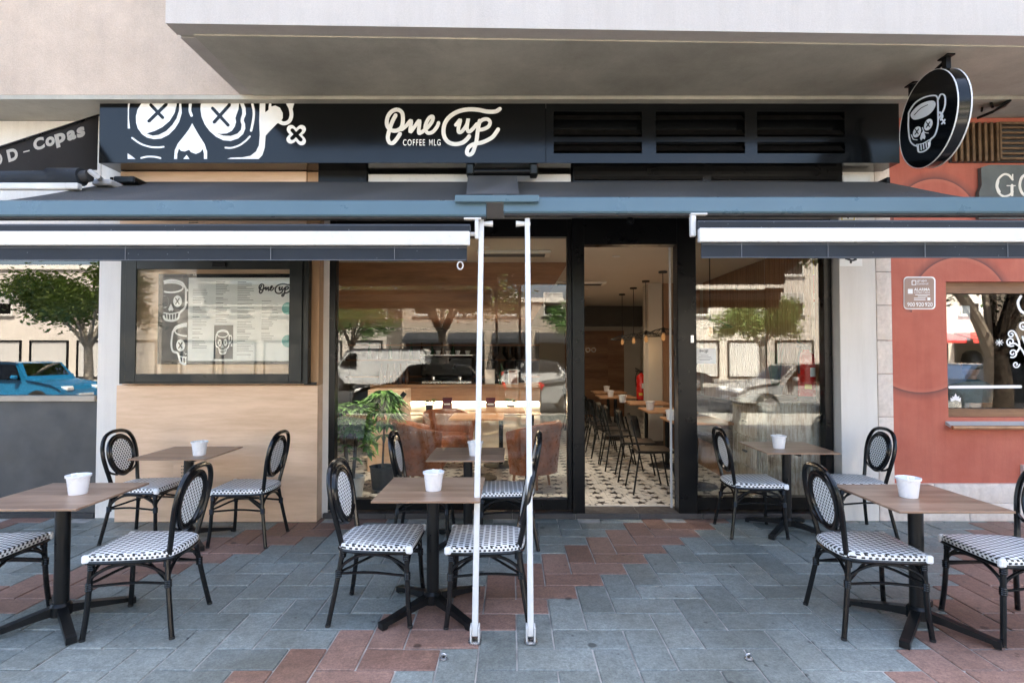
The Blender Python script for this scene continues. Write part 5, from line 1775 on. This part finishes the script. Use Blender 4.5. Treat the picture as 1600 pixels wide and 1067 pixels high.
for x, y, a, lab in ((1.55, 6.15, 0, 'black metal legged chair at the nearest table inside'), (1.45, 7.35, 0, 'black metal legged chair at the second table inside'),
                  (1.40, 8.35, 4, 'black metal legged chair at the third table inside, near side'), (1.40, 8.95, -4, 'black metal legged chair at the third table inside, far side'), (1.52, 6.72, -6, 'black metal legged chair just behind the nearest one inside'), (1.42, 7.85, 5, 'black metal legged chair at the second table inside, far side'),
                  (1.3, 10.0, 0, 'black metal legged chair at the fourth table inside'), (1.3, 11.2, 0, 'black metal legged chair at the farthest table inside')):
    if ic is None:
        ic = inner_chair(); ic['label'] = lab; ic.location = (x, y, FZ); ic.rotation_euler = (0, 0, R(a))
    else:
        dup(ic, (x, y, FZ), R(a), lab)
bn = thing('wall_bench', 'low dark cushioned bench along the slatted wall', 'bench', (0, 0, 0))
MB().box(2.58, 3.08, 6.25, 9.05, FZ, .40, .004).build('base', M['slat_wood'], bn)
MB().box(2.56, 3.08, 6.25, 9.05, .401, .50, .03).build('seat_cushion', M['inner_dark'], bn)
for k in range(4):
    MB().box(2.98, 3.10, 6.28 + k * .69, 6.93 + k * .69, .52, .92, .04).build('back_cushion', M['inner_dark'], bn)
# pendants, down lights and air vents
def pendant(with_light):
    t = thing('pendant_lamp', 'x', 'lamp', (0, 0, 0), 0, 'wire shade pendant lamps')
    MB().lathe([(0, 0), (.06, 0), (.06, -.025), (0, -.025)][::-1], 18).build('ceiling_rose', M['ink'], t, True)
    MB().tube([(0, 0, -.02), (0, 0, -.80)], .006, 6).build('cord', M['ink'], t)
    MB().lathe([(0, -.87), (.022, -.87), (.026, -.84), (.020, -.80), (0, -.795)], 12).build('socket', M['ink'], t, True)
    mb = MB()
    for k in range(12):
        a = 2 * math.pi * k / 12
        c, s_ = math.cos(a), math.sin(a)
        mb.tube([(.02 * c, .02 * s_, -.81), (.12 * c, .12 * s_, -.835), (.23 * c, .23 * s_, -.89)], .0045, 4)
    mb.tube([(.23 * math.cos(a), .23 * math.sin(a), -.89) for a in [2 * math.pi * k / 24 for k in range(24)]], .005, 4, True)
    mb.build('wire_shade', M['ink'], t)
    M.setdefault('bulb', emit('bulb', (.9, .42, .14), .05)); M['bulb'].node_tree.nodes['Principled BSDF'].inputs['Base Color'].default_value = (.07, .035, .015, 1)
    MB().lathe([(0, -.985), (.02, -.98), (.030, -.955), (.026, -.92), (.015, -.872), (0, -.871)], 14).build('bulb', M['bulb'], t, True)
    return t
pn = None
for k, (y, lab) in enumerate(((5.95, 'wire pendant lamp seen through the right window'), (6.9, 'wire pendant lamp hidden mostly by the door post'), (7.8, 'nearest wire pendant lamp seen through the doorway'),
                 (8.8, 'second wire pendant lamp seen through the doorway'), (9.7, 'third wire pendant lamp seen through the doorway'), (10.7, 'farthest wire pendant lamp seen through the doorway'))):
    if k == 1: continue
    if pn is None:
        pn = pendant(True); pn['label'] = lab; pn.location = (2.14, y, CZ)
        o = pn
    else:
        o = dup(pn, (2.14, y, CZ), .2 * k, lab)
    l = bpy.data.lights.new('pendant_light', 'POINT')
    l.energy, l.color, l.shadow_soft_size = .25, (1.0, .68, .38), .05
    lo = bpy.data.objects.new('pendant_light', l)
    COL.objects.link(lo)
    lo.location = (2.14, y, CZ - 1.12)
M['downlight'] = emit('downlight', (1.0, .85, .65), 6.0)
for k, (x, y) in enumerate(((1.25, 6.6), (1.3, 9.8), (1.55, 11.2), (-.3, 6.05), (-1.5, 5.95), (.9, 8.2))):
    t = thing('down_light', 'small recessed ceiling spot %s' % ('near the doorway', 'midway down the aisle', 'far down the aisle', 'added above the low table to brighten the seats', 'added above the house plant to light it', 'beside the wooden bar ceiling')[k], 'lamp', (x, y, CZ - .001), 0, 'recessed ceiling spots')
    MB().lathe([(.035, 0), (.05, 0), (.05, -.008), (.035, -.008)], 18).build('ring', M['white_metal'], t, True)
    MB().lathe([(0, -.0005), (.034, -.0005), (.034, -.004), (0, -.004)], 18).build('lens', M['downlight'], t, True)
    l = bpy.data.lights.new('spot_light', 'SPOT')
    l.energy, l.color, l.spot_size, l.spot_blend, l.shadow_soft_size = (3.4, 3.4, 3.6, 18.0, 20.0, 9.0)[k], (1.0, .88, .72), R(125), .6, .05  # table and plant spots added to brighten the front, standing in for daylight
    lo = bpy.data.objects.new('spot_light', l)
    COL.objects.link(lo)
    lo.location = (x, y, CZ - .03)
for x, y, lab in ((.02, 6.35, 'ceiling air vent seen above the white poles'), (1.1, 9.0, 'ceiling air vent far inside the doorway')):
    t = thing('air_vent', lab, 'air vent', (x, y, CZ - .001))
    MB().box(-.42, .42, -.14, .14, -.035, 0, .006).build('housing', M['cream'], t)
    for k in range(3):
        MB().box(-.36, .36, -.09 + k * .07, -.06 + k * .07, -.041, -.0355).build('slot', M['ink'], t)
# cabinet by the right window with bowls, plant, stool
cab = thing('rustic_cabinet', 'weathered pale wood cabinet inside the right window', 'cabinet', (0, 0, 0))
def weathered():
    m, nt, b, o = nodes_of('weathered_wood')
    v = coords(nt, (9, 9, 1))
    f = noise(nt, v, 4, 7, .75)
    v2 = coords(nt, (1.5, 1.5, 1))
    g = noise(nt, v2, 3.4, 6, .7)
    base = ramp(nt, math_n(nt, 'ADD', math_n(nt, 'MULTIPLY', f, .6), math_n(nt, 'MULTIPLY', g, .4)), [(.38, (.14, .10, .075)), (.47, (.36, .30, .23)), (.56, (.55, .52, .45)), (.66, (.66, .64, .58))]).outputs[0]
    nt.links.new(base, b.inputs['Base Color'])
    b.inputs['Roughness'].default_value = .75
    bump(nt, b, f, .3, .004)
    return m
M['weathered'] = weathered()
kx0, kx1, ky0, ky1, kz = 2.44, 3.055, 5.465, 6.15, 1.085
for k in range(3):
    a = kx0 + .02 + (kx1 - kx0 - .04) * k / 3
    MB().box(a + .001, a + (kx1 - kx0 - .04) / 3 - .001, ky0, ky0 + .02, FZ, kz - .031, .002).build('front_plank', M['weathered'], cab)
MB().box(kx0 + .012, kx1 - .01, ky0 + .021, ky1, FZ, kz - .031).build('body', M['weathered'], cab)
MB().box(kx0 - .015, kx1, ky0 - .008, ky1 + .02, kz - .03, kz, .004).build('top', M['weathered'], cab)
for k in range(3):
    z = FZ + .05 + k * .31
    d_ = MB().box(kx0 - .002, kx0 + .0115, ky0 + .05, ky1 - .04, z, z + .29, .003).build('drawer', M['weathered'], cab)
    MB().box(kx0 - .02, kx0 - .003, ky0 + .27, ky0 + .37, z + .13, z + .15, .004).build('handle', M['ink'], d_)
M['bowl'] = plain('bowl', (.30, .24, .18), .5)
for x, lab in ((2.56, 'small shallow bowl on the left of the rustic cabinet'), (2.80, 'wider shallow bowl in the middle of the rustic cabinet')):
    ware('bowl', lab, 'bowl', [(0, 0), (.06, 0), (.12, .035), (.13, .05), (.12, .05), (.055, .012), (0, .012)], M['bowl'], (x, 5.72, kz + .001), 'bowls on the cabinet', 22)
gp = thing('grass_plant', 'tall grassy plant in a pot on the rustic cabinet', 'plant', (2.86, 6.0, kz + .001))
MB().lathe([(0, 0), (.06, 0), (.075, .13), (.078, .14), (0, .125)], 16).build('pot', M['ink'], gp, True)
mb = MB()
for k in range(70):
    a, l = rr.uniform(0, 6.28), rr.uniform(.4, .62)
    d_ = Vector((.12 * math.cos(a), .12 * math.sin(a), 1))
    c = Vector((.04 * math.cos(a), .04 * math.sin(a), .12))
    s_ = Vector((-math.sin(a), math.cos(a), 0)) * .005
    mb._add([c - s_, c + s_, c + d_ * l * .6 + s_ * .8, c + d_ * l + Vector((.03 * math.cos(a), .03 * math.sin(a), 0)), c + d_ * l * .6 - s_ * .8], [(0, 1, 2, 3, 4)])
mb.build('blades', M['leaf_dark'], gp)
def extinguisher(p, lab):
    e = thing('fire_extinguisher', lab, 'extinguisher', p)
    MB().lathe([(0, .055), (.08, .055), (.082, .06), (.082, .42), (.070, .47), (.035, .50), (.028, .52), (0, .52)], 22).build('cylinder', M['red_paint'], e, True)
    MB().lathe([(0, 0), (.083, 0), (.083, .054), (0, .054)], 22).build('foot_ring', M['ink'], e, True)
    mb = MB()
    mb.box(-.025, .025, -.025, .025, .521, .56, .004)
    mb.tube([(-.02, 0, .56), (-.10, -.01, .60)], .012, 6)
    mb.tube([(-.02, 0, .545), (-.10, -.01, .555)], .010, 6)
    mb.build('valve', M['ink'], e)
    MB().tube(spline([(.02, -.02, .54), (-.07, -.06, .55), (-.105, -.05, .44), (-.095, -.04, .28)], 5), .011, 8).build('hose', M['ink'], e, True)
    vs = [(.0832 * math.sin(a), -.0832 * math.cos(a), z) for z in (.25, .34) for a in [R(-5 + 50 * k / 10) for k in range(11)]]
    MB()._add(vs, [(k, k + 1, 12 + k, 11 + k) for k in range(10)]).build('sticker', M['paper'], e)
    vs = [(.0834 * math.sin(a), -.0834 * math.cos(a), z) for z in (.13, .175) for a in [R(-40 + 45 * k / 10) for k in range(11)]]
    MB()._add(vs, [(k, k + 1, 12 + k, 11 + k) for k in range(10)]).build('sticker', M['sign_yellow'], e)
    return e
extinguisher((2.965, 5.56, kz + .002), 'red fire extinguisher standing on the cabinet at the right window')
extinguisher((2.27, 9.72, .72), 'red fire extinguisher hanging on the column far inside')
fs_ = thing('extinguisher_sign', 'red extinguisher sign under a yellow strip at the right window edge', 'sign', (0, 0, 0))
YX = 5.655
for nm, a, b, c_, d_, mt in (('yellow_sheet', 1270, 1281, 407, 429, 'sign_yellow'), ('red_sheet', 1271, 1281, 430, 472, 'sign_red')):
    p, q_ = at(a, d_, YX), at(b, c_, YX)
    MB().box(p.x, q_.x, YX, YX + .003, p.z, q_.z).build(nm, M[mt], fs_)
A = Art(lambda x, y: at(x, y, YX), nrm, .0008)
A.stroke([(1276, 438), (1276, 453)], 4.2, False)
A.stroke([(1273.5, 434.5), (1277.5, 433.5)], 1.3, False)
A.stroke([(1272, 460), (1280, 460)], .8, False)
A.mb.build('pictogram', M['vinyl_white'], fs_)
mb = MB()
tpx(mb, 'EXTINTOR', 1271.6, 1280.5, 462.5, 467.5, YX, .0008)
mb.build('lettering', M['vinyl_white'], fs_)
MB().box(at(1269.5, 420, YX).x, at(1290, 420, YX).x, YX + .0035, YX + .03, FZ, CZ - .01).build('jamb', M['white_wall'], fs_)
for py in (502, 533):
    p, q_ = at(1273, py + 12, YX), at(1280, py - 4, YX)
    MB().box(p.x, q_.x, YX - .008, YX + .003, p.z, q_.z, .002).build('switch', M['ink'], fs_)
no = thing('notice', 'white notice sheet with the cafe name stuck on the right window', 'notice', (0, 0, 0))
p, q_ = at(1084, 568, 5.36), at(1118, 544, 5.36)
MB().box(p.x, q_.x, 5.3535, 5.3545, p.z, q_.z).build('sheet', M['paper'], no)
A = Art(lambda x, y: at(1093 + (x - 85) / 1395 * 14, 546 + (y - 140) / 590 * 6, 5.3445), nrm, .0004)
draw_one_cup(A, .8)
A.mb.build('lettering', M['ink'], no)
p, q_ = at(1084, 568, 5.344), at(1118, 544, 5.344)
MB().box(p.x, q_.x, 5.3445, 5.3449, p.z, q_.z).build('sheet', M['paper'], no)
mb = MB()
for py, w in ((555, 6), (557.5, 10), (560, 12), (562, 8)):
    p, q_ = at(1101 - w, py + .7, 5.3445), at(1101 + w, py, 5.3445)
    mb.box(p.x, q_.x, 5.3438, 5.3444, p.z, q_.z)
mb.build('printed_lines', M['ink_grey'], no, kind='stuff')
# ------------------------------------------------------------------ guest seated in the bar next door
M['skin'] = plain('skin', (.42, .24, .16), .5, var=.05)
M['navy_cloth'] = plain('navy_cloth', (.07, .14, .175), .85, var=.2, scale=20)
M['hair'] = plain('hair', (.012, .010, .009), .55, var=.3, scale=60)
def skin_body(name, verts, edges, radii, mat, parent, root=0):
    me = bpy.data.meshes.new(name)
    me.from_pydata(verts, edges, [])
    me.materials.append(mat)
    o = link(name, me, parent)
    sm_ = o.modifiers.new('skin', 'SKIN')
    for i, r in enumerate(radii):
        sv = me.skin_vertices[0].data[i]
        sv.radius = r if isinstance(r, tuple) else (r, r)
    me.skin_vertices[0].data[root].use_root = True
    ss = o.modifiers.new('sub', 'SUBSURF')
    ss.levels = ss.render_levels = 2
    me.polygons.foreach_set('use_smooth', [True] * len(me.polygons))
    sm_.use_smooth_shade = True
    return o
GP = at(1522, 590, 5.95)
person = thing('person', 'person in a dark jacket seated with their back to the bar window', 'person', (GP.x, 5.95, .03), 0)
v = [(0, 0, .52), (0, .02, .72), (0, .03, .95), (0, .02, 1.10), (0, .03, 1.19), (-.16, .03, 1.06), (.16, .03, 1.06), (-.24, .08, .84), (.24, .08, .84), (-.19, .30, .76), (.19, .30, .76),
     (-.10, .02, .50), (.10, .02, .50), (-.13, .42, .50), (.13, .42, .50), (-.13, .45, .10), (.13, .45, .10), (-.13, .58, .05), (.13, .58, .05)]
e = [(0, 1), (1, 2), (2, 3), (3, 4), (3, 5), (3, 6), (5, 7), (6, 8), (7, 9), (8, 10), (0, 11), (0, 12), (11, 13), (12, 14), (13, 15), (14, 16), (15, 17), (16, 18)]
r_ = [(.16, .12), (.16, .12), (.19, .12), (.13, .10), .055, .085, .085, .058, .058, .045, .045, .10, .10, .065, .065, .045, .045, .04, .04]
skin_body('body', v, e, r_, M['navy_cloth'], person)
hd = MB()
hd.lathe([(0, 1.20), (.045, 1.205), (.068, 1.25), (.078, 1.31), (.080, 1.36), (.066, 1.42), (.035, 1.45), (0, 1.455)], 20, (0, .04, 0))
hd.tube([(0, .035, 1.14), (0, .04, 1.24)], .048, 12)
hd.tube([(0, .118, 1.34), (0, .138, 1.31), (0, .120, 1.295)], [.010, .016, .010], 6)
for s_ in (-1, 1):
    hd.lathe([(0, -.03), (.012, -.02), (.014, .02), (0, .03)], 8, (.080 * s_, .045, 1.33))
hd.build('head', M['skin'], person, True)
hr = MB()
hr.lathe([(.080, 1.28), (.088, 1.31), (.091, 1.37), (.074, 1.435), (.04, 1.465), (0, 1.47)], 20, (0, .022, 0))
hr.build('hair', M['hair'], person, True)
for s_ in (-1, 1):
    h = MB()
    h.box(.19 * s_ - .035, .19 * s_ + .035, .30, .37, .735, .765, .012)
    for k in range(4):
        x = .19 * s_ + (-.026 + k * .0175)
        h.tube([(x, .36, .75), (x, .41 - abs(k - 1.5) * .008, .752), (x, .44 - abs(k - 1.5) * .01, .742)], [.0085, .008, .006], 6)
    h.tube([(.19 * s_ - .035 * s_, .32, .75), (.19 * s_ - .065 * s_, .36, .75)], [.010, .008], 6)
    h.build('hand', M['skin'], person, True)
gc = thing('slat_chair', 'dark slat backed chair holding the person in the bar', 'chair', (GP.x, 5.95, .03))
MB().box(-.22, .22, -.2, .22, .40, .43, .01).build('seat', M['soffit_wood'], gc)
for x in (-.2, .2):
    MB().box(x - .018, x + .018, -.22, -.185, 0, .92, .005).build('leg', M['soffit_wood'], gc)
    MB().box(x - .018, x + .018, .17, .205, 0, .40, .005).build('leg', M['soffit_wood'], gc)
for k in range(6):
    x = -.15 + k * .06
    MB().box(x - .012, x + .012, -.212, -.195, .45, .90, .003).build('slat', M['soffit_wood'], gc)
MB().box(-.22, .22, -.22, -.19, .901, .96, .008).build('top_rail', M['soffit_wood'], gc)
bt = thing('bar_table', 'dark table in front of the seated person in the bar', 'table', (GP.x + .1, 6.55, .03))
MB().box(-.5, .5, -.28, .35, .70, .735, .004).build('table_top', M['soffit_wood'], bt)
for x in (-.45, .45):
    MB().box(x - .03, x + .03, -.03, .03, 0, .70).build('leg', M['table_black'], bt)

person.scale = gc.scale = (1.07, 1.07, 1.07)
# ------------------------------------------------------------------ the street behind the photographer (seen in the glass)
def tree(x, y, h, cr, trunk_h, bark, leaf, label, seed, n=2600, tr=1.0):
    r = random.Random(seed)
    t = thing('street_tree', label, 'tree', (x, y, -.02), 0, 'trees along the street')
    mb = MB()
    mb.tube(spline([(0, 0, 0), (.05, .02, trunk_h * .5), (0, 0, trunk_h)], 4), [tr * q_ for q_ in (.16, .155, .15, .145, .14, .135, .13, .125, .12)], 10)
    cz = (trunk_h + h) / 2 + .15
    hz = (h - trunk_h) / 2
    ends = []
    for k in range(7):
        a = 2 * math.pi * k / 7 + r.uniform(-.3, .3)
        rad = cr * r.uniform(.45, .8)
        e_ = Vector((rad * math.cos(a), rad * math.sin(a), cz + r.uniform(-.3, .6) * hz))
        mb.tube(spline([(0, 0, trunk_h - .1), (e_.x * .35, e_.y * .35, trunk_h + (e_.z - trunk_h) * .45), e_], 4), [tr * q_ for q_ in (.085, .08, .07, .06, .055, .05, .04, .03, .02)], 7)
        ends.append(e_)
    mb.build('trunk', bark, t, True)
    lv = MB()
    vs, fs = [], []
    clumps = [(Vector((cr * math.sqrt(r.random()) * math.cos(a), cr * math.sqrt(r.random()) * math.sin(a), cz + hz * r.uniform(-.55, .8)))) for a in [r.uniform(0, 6.28) for _ in range(46)]]
    clumps = [c for c in clumps if (c.x / cr) ** 2 + (c.y / cr) ** 2 + ((c.z - cz) / hz) ** 2 < 1.05] + ends
    for k in range(n * 4):
        c = r.choice(clumps)
        p = c + Vector((r.gauss(0, .26), r.gauss(0, .26), r.gauss(0, .20))) * (cr / 2.2)
        d_ = Vector((r.uniform(-1, 1), r.uniform(-1, 1), r.uniform(-.6, .6))).normalized()
        s_ = d_.orthogonal().normalized()
        l, w = r.uniform(.05, .11), r.uniform(.022, .05)
        o_ = len(vs)
        vs += [p - d_ * l, p + s_ * w, p + d_ * l, p - s_ * w]
        fs.append((o_, o_ + 1, o_ + 2, o_ + 3))
    lv._add(vs, fs).build('crown', leaf, t)
    return t
tree(-2.2, -6.6, 5.6, 2.9, 2.3, M['bark'], M['leaf_light'], 'spreading tree mirrored in the middle of the main window', 1, 3600)
tree(-14.6, -8.3, 4.9, 2.2, 1.9, M['bark_pale'], M['leaf_light'], 'leafy tree mirrored in the left neighbour window', 2, 3400)
tree(13.2, -18.5, 4.3, 2.3, 2.1, M['bark_pale'], M['leaf_light'], 'clipped pale trunked tree mirrored in the right window', 3, 3200)
tree(9.4, -4.4, 6.6, 2.3, 3.5, M['bark'], M['leaf_dark'], 'dark tree mirrored at the top of the right window', 4, 2600)
tree(12.0, -3.0, 6.4, 2.8, 1.55, M['bark'], M['leaf_dark'], 'dark branching tree mirrored in the bar window', 5, 2200, 2.0)
tree(-8.6, -18.8, 4.6, 2.2, 2.0, M['bark'], M['leaf'], 'far tree across the road at the left', 6, 2200)
tree(4.2, -19.0, 4.6, 2.1, 2.0, M['bark'], M['leaf'], 'far tree across the road at the middle', 7, 2200)

def car_paint(name, col):
    return plain(name, col, .22, metal=.2, var=.03, coat=.6)
def car(x, y, rz, paint, label, L=4.2, W=1.75, H=1.45, van=False):
    t = thing('van' if van else 'parked_car', label, 'van' if van else 'car', (x, y, -.14), rz, None if van else 'parked cars mirrored in the glass')
    hl, hw = L / 2, W / 2
    if van:
        side = [(-hl, .35), (-hl, .9), (-hl + .03, H - .12), (-hl + .15, H), (hl - 1.55, H), (hl - 1.25, H - .1), (hl - .75, 1.12), (hl - .1, .95), (hl, .7), (hl, .35)]
        cabin = [(hl - 1.75, 1.15), (hl - 1.72, H - .22), (hl - 1.38, H - .2), (hl - .9, 1.18)]
    else:
        side = [(-hl, .38), (-hl + .02, .75), (-hl + .12, .92), (-hl + .62, .98), (-hl + 1.05, H - .08), (-hl + 1.6, H), (.25, H), (.55, H - .04), (hl - 1.15, .96), (hl - .35, .82), (hl - .05, .66), (hl, .38)]
        cabin = [(-hl + .78, .98), (-hl + 1.15, H - .13), (-hl + 1.6, H - .07), (.28, H - .07), (.52, H - .11), (hl - 1.32, .96)]
    # body: side outline lofted across the width with tumblehome
    vs, fs = [], []
    n = len(side)
    secs = [(-hw * .90, .04), (-hw, .0), (hw, .0), (hw * .90, .04)]
    for k, (yy, ins) in enumerate(secs):
        for a, b in side:
            tum = max(0, b - .9) * (.22 if not van else .08)
            vs.append((a * (1 - ins * .35), yy - math.copysign(tum, yy) , b if k in (1, 2) or b < .9 else b))
    for k in range(3):
        for i in range(n):
            j = (i + 1) % n
            fs.append((k * n + i, k * n + j, (k + 1) * n + j, (k + 1) * n + i))
    fs += [tuple(range(n)), tuple(reversed(range(3 * n, 4 * n)))]
    body = MB()._add(vs, fs).build('body', paint, t, True)
    for s_ in (-1, 1):
        mb = MB()
        pts = []
        for a, b in cabin:
            tum = max(0, b - .9) * (.22 if not van else .08)
            pts.append(Vector((a, s_ * (hw - tum + .004), b)))
        mb.prism(pts, (0, -s_ * .012, 0))
        w_ = mb.build('side_window', M['car_glass'], t)
        for xw in (hl - .82, -hl + .78):
            wheel = MB().lathe([(0, -.10), (.20, -.10), (.31, -.095), (.325, -.06), (.325, .06), (.31, .095), (.20, .10), (0, .10)], 20, (xw, s_ * (hw - .10), .325), Matrix.Rotation(R(90), 3, 'X')).build('wheel', M['rubber'], t, True)
            MB().lathe([(0, -.012), (.06, -.012), (.19, -.004), (.205, .012), (0, .012)], 16, (xw, s_ * (hw + .006), .325), Matrix.Rotation(R(90), 3, 'X')).build('rim', M['steel'], wheel, True)
        MB().box(hl - .30, hl - .02, s_ * hw * .62 - .14, s_ * hw * .62 + .14, .62, .76, .03).build('headlight', M['pot_white'], t)
        MB().box(-hl - .01, -hl + .1, s_ * hw * .7 - .12, s_ * hw * .7 + .12, .72, .88, .02).build('tail_light', M['red_paint'], t)
        MB().box(.6 if not van else hl - 1.0, .75 if not van else hl - .88, s_ * (hw + .02), s_ * (hw + .16), .98, 1.1, .03).build('mirror', paint, t)
        MB().box(-.35, -.17, s_ * (hw - .004), s_ * (hw + .02), .86, .89, .005).build('handle', M['chrome'], t)
    if not van:
        a, b = side[7], side[8]
        mb = MB()
        mb._add([(a[0] + .06, -hw * .72, a[1] - .03 + .012), (a[0] + .06, hw * .72, a[1] - .03 + .012), (b[0] - .03, hw * .86, b[1] + .025), (b[0] - .03, -hw * .86, b[1] + .025)], [(0, 1, 2, 3)])
        mb.build('windscreen', M['car_glass'], t)
    MB().box(-hl - .015, -hl + .02, -.26, .26, .5, .61).build('number_plate', M['vinyl_white'], t)
    MB().box(hl - .02, hl + .015, -.26, .26, .42, .53).build('number_plate', M['vinyl_white'], t)
    return t
M['paint_blue'] = car_paint('paint_blue', (.02, .20, .42))
M['paint_dark'] = car_paint('paint_dark', (.012, .018, .028))
M['paint_silver'] = car_paint('paint_silver', (.42, .44, .46))
M['paint_white'] = car_paint('paint_white', (.75, .76, .77))
car(-15.3, -6.6, R(4), M['paint_blue'], 'bright blue car mirrored in the left neighbour window', H=1.5)
car(-2.3, -5.3, R(178), M['paint_dark'], 'dark car mirrored in the middle of the main window')
car(2.9, -5.3, R(0), M['paint_silver'], 'silver car mirrored near the doorway', H=1.4)
car(8.4, -5.3, R(180), M['paint_silver'], 'silver grey car mirrored in the right window', L=4.4)
car(13.5, -5.4, R(180), M['paint_dark'], 'dark blue black car mirrored low in the bar window', L=4.3)
car(-6.6, -16.4, R(180), M['paint_white'], 'white van mirrored behind the dark car', L=5.0, W=1.95, H=2.0, van=True)
car(1.6, -16.4, R(0), M['paint_white'], 'white car across the road mirrored by the coffee grinders')
car(7.5, -16.4, R(0), M['paint_dark'], 'black car parked across the road')

def building(x0, x1, y1, h, wallm, label, cols, storeys, seed, awn=None, closed=False):
    t = thing('street_building', label, 'building', ((x0 + x1) / 2, y1, 0))
    hw = (x1 - x0) / 2
    MB().box(-hw, hw, -8, 0, 0, h).build('wall', wallm, t)
    MB().box(-hw - .15, hw + .15, -8, .18, h, h + .3, .03).build('cornice', M['white_wall'], t)
    fh = (h - 3.4) / storeys
    for s_ in range(storeys):
        for c in range(cols):
            xc = -hw + (c + .5) * 2 * hw / cols
            z = 3.4 + s_ * fh + .7
            f = frame(MB(), xc - .62, xc + .62, z, z + 1.45, .08, .08, .08, .08, .002, .09).build('window', M['white_metal'], t)
            MB().box(xc - .54, xc + .54, .003, .03, z + .08, z + 1.37).build('pane', M['car_glass'], f)
            MB().box(xc - .54, xc + .54, .031, .05, z + .75, z + 1.37).build('shutter', M['grey_wall'], f)
            MB().box(xc - .75, xc + .75, .002, .16, z - .09, z - .004).build('sill', M['kerb_stone'], f)
    for c in range(cols):
        xc = -hw + (c + .5) * 2 * hw / cols
        w = hw / cols * .82
        f = frame(MB(), xc - w, xc + w, .1, 2.5, .1, .1, .1, .1, .002, .1).build('shop_window', M['black_alu'], t)
        MB().box(xc - w + .1, xc + w - .1, .003, .03, .2, 2.4).build('roller_shutter' if closed else 'pane', M['grey_wall'] if closed else M['car_glass'], f)
        if awn:
            mb = MB()
            mb.prism([(xc - w, .01, 3.0), (xc - w, 1.5, 2.55), (xc - w, 1.5, 2.3), (xc - w, 1.47, 2.3), (xc - w, 1.47, 2.52), (xc - w, .01, 2.95)], (2 * w, 0, 0))
            mb.build('shop_awning', awn, t)
M['ochre_wall'] = render_wall('ochre_wall', (.42, .36, .30), .06, 1.0, .2, 60)
M['pale_wall'] = render_wall('pale_wall', (.62, .57, .52), .05, 1.0, .2, 60)
building(-40, -22, -24.5, 7.0, M['pale_wall'], 'low pale building across the road at the far left', 6, 1, 1, closed=True)
building(-21, -8, -24.5, 4.6, M['pale_wall'], 'single storey pale building across the road mirrored behind the left tree', 5, 1, 2, closed=True)
building(-7, 9.5, -24.5, 4.9, M['ochre_wall'], 'low row of shops with dark awnings across the road', 6, 1, 3, M['canvas'])
building(10.5, 22.5, -24.5, 11.0, M['pale_wall'], 'tall pale apartment building across the road mirrored in the right window', 4, 3, 4, closed=True)
building(23, 30.5, -24.5, 8.0, M['pale_wall'], 'pale building with red shop awnings mirrored in the bar window', 3, 2, 6, M['sign_red'])
building(31, 48, -24.5, 9.0, M['ochre_wall'], 'ochre building across the road at the far right', 5, 2, 5)
mb = MB()
n = 60
rh = random.Random(4)
vs = []
for i in range(n + 1):
    x = -700 + 1400 * i / n
    z = 55 + 30 * math.sin(i * .35) + 14 * math.sin(i * 1.1 + 1) + rh.uniform(-3, 3)
    vs += [(x, -520, z), (x, -390, -1), (x, -660, -1)]
fs = []
for i in range(n):
    a = 3 * i
    fs += [(a, a + 3, a + 4, a + 1), (a, a + 2, a + 5, a + 3)]
M['hill_green'] = plain('hill_green', (.10, .115, .09), .95, var=.3, scale=.02, kind='World')
MB()._add(vs, fs).build('hills', M['hill_green'], kind='structure')
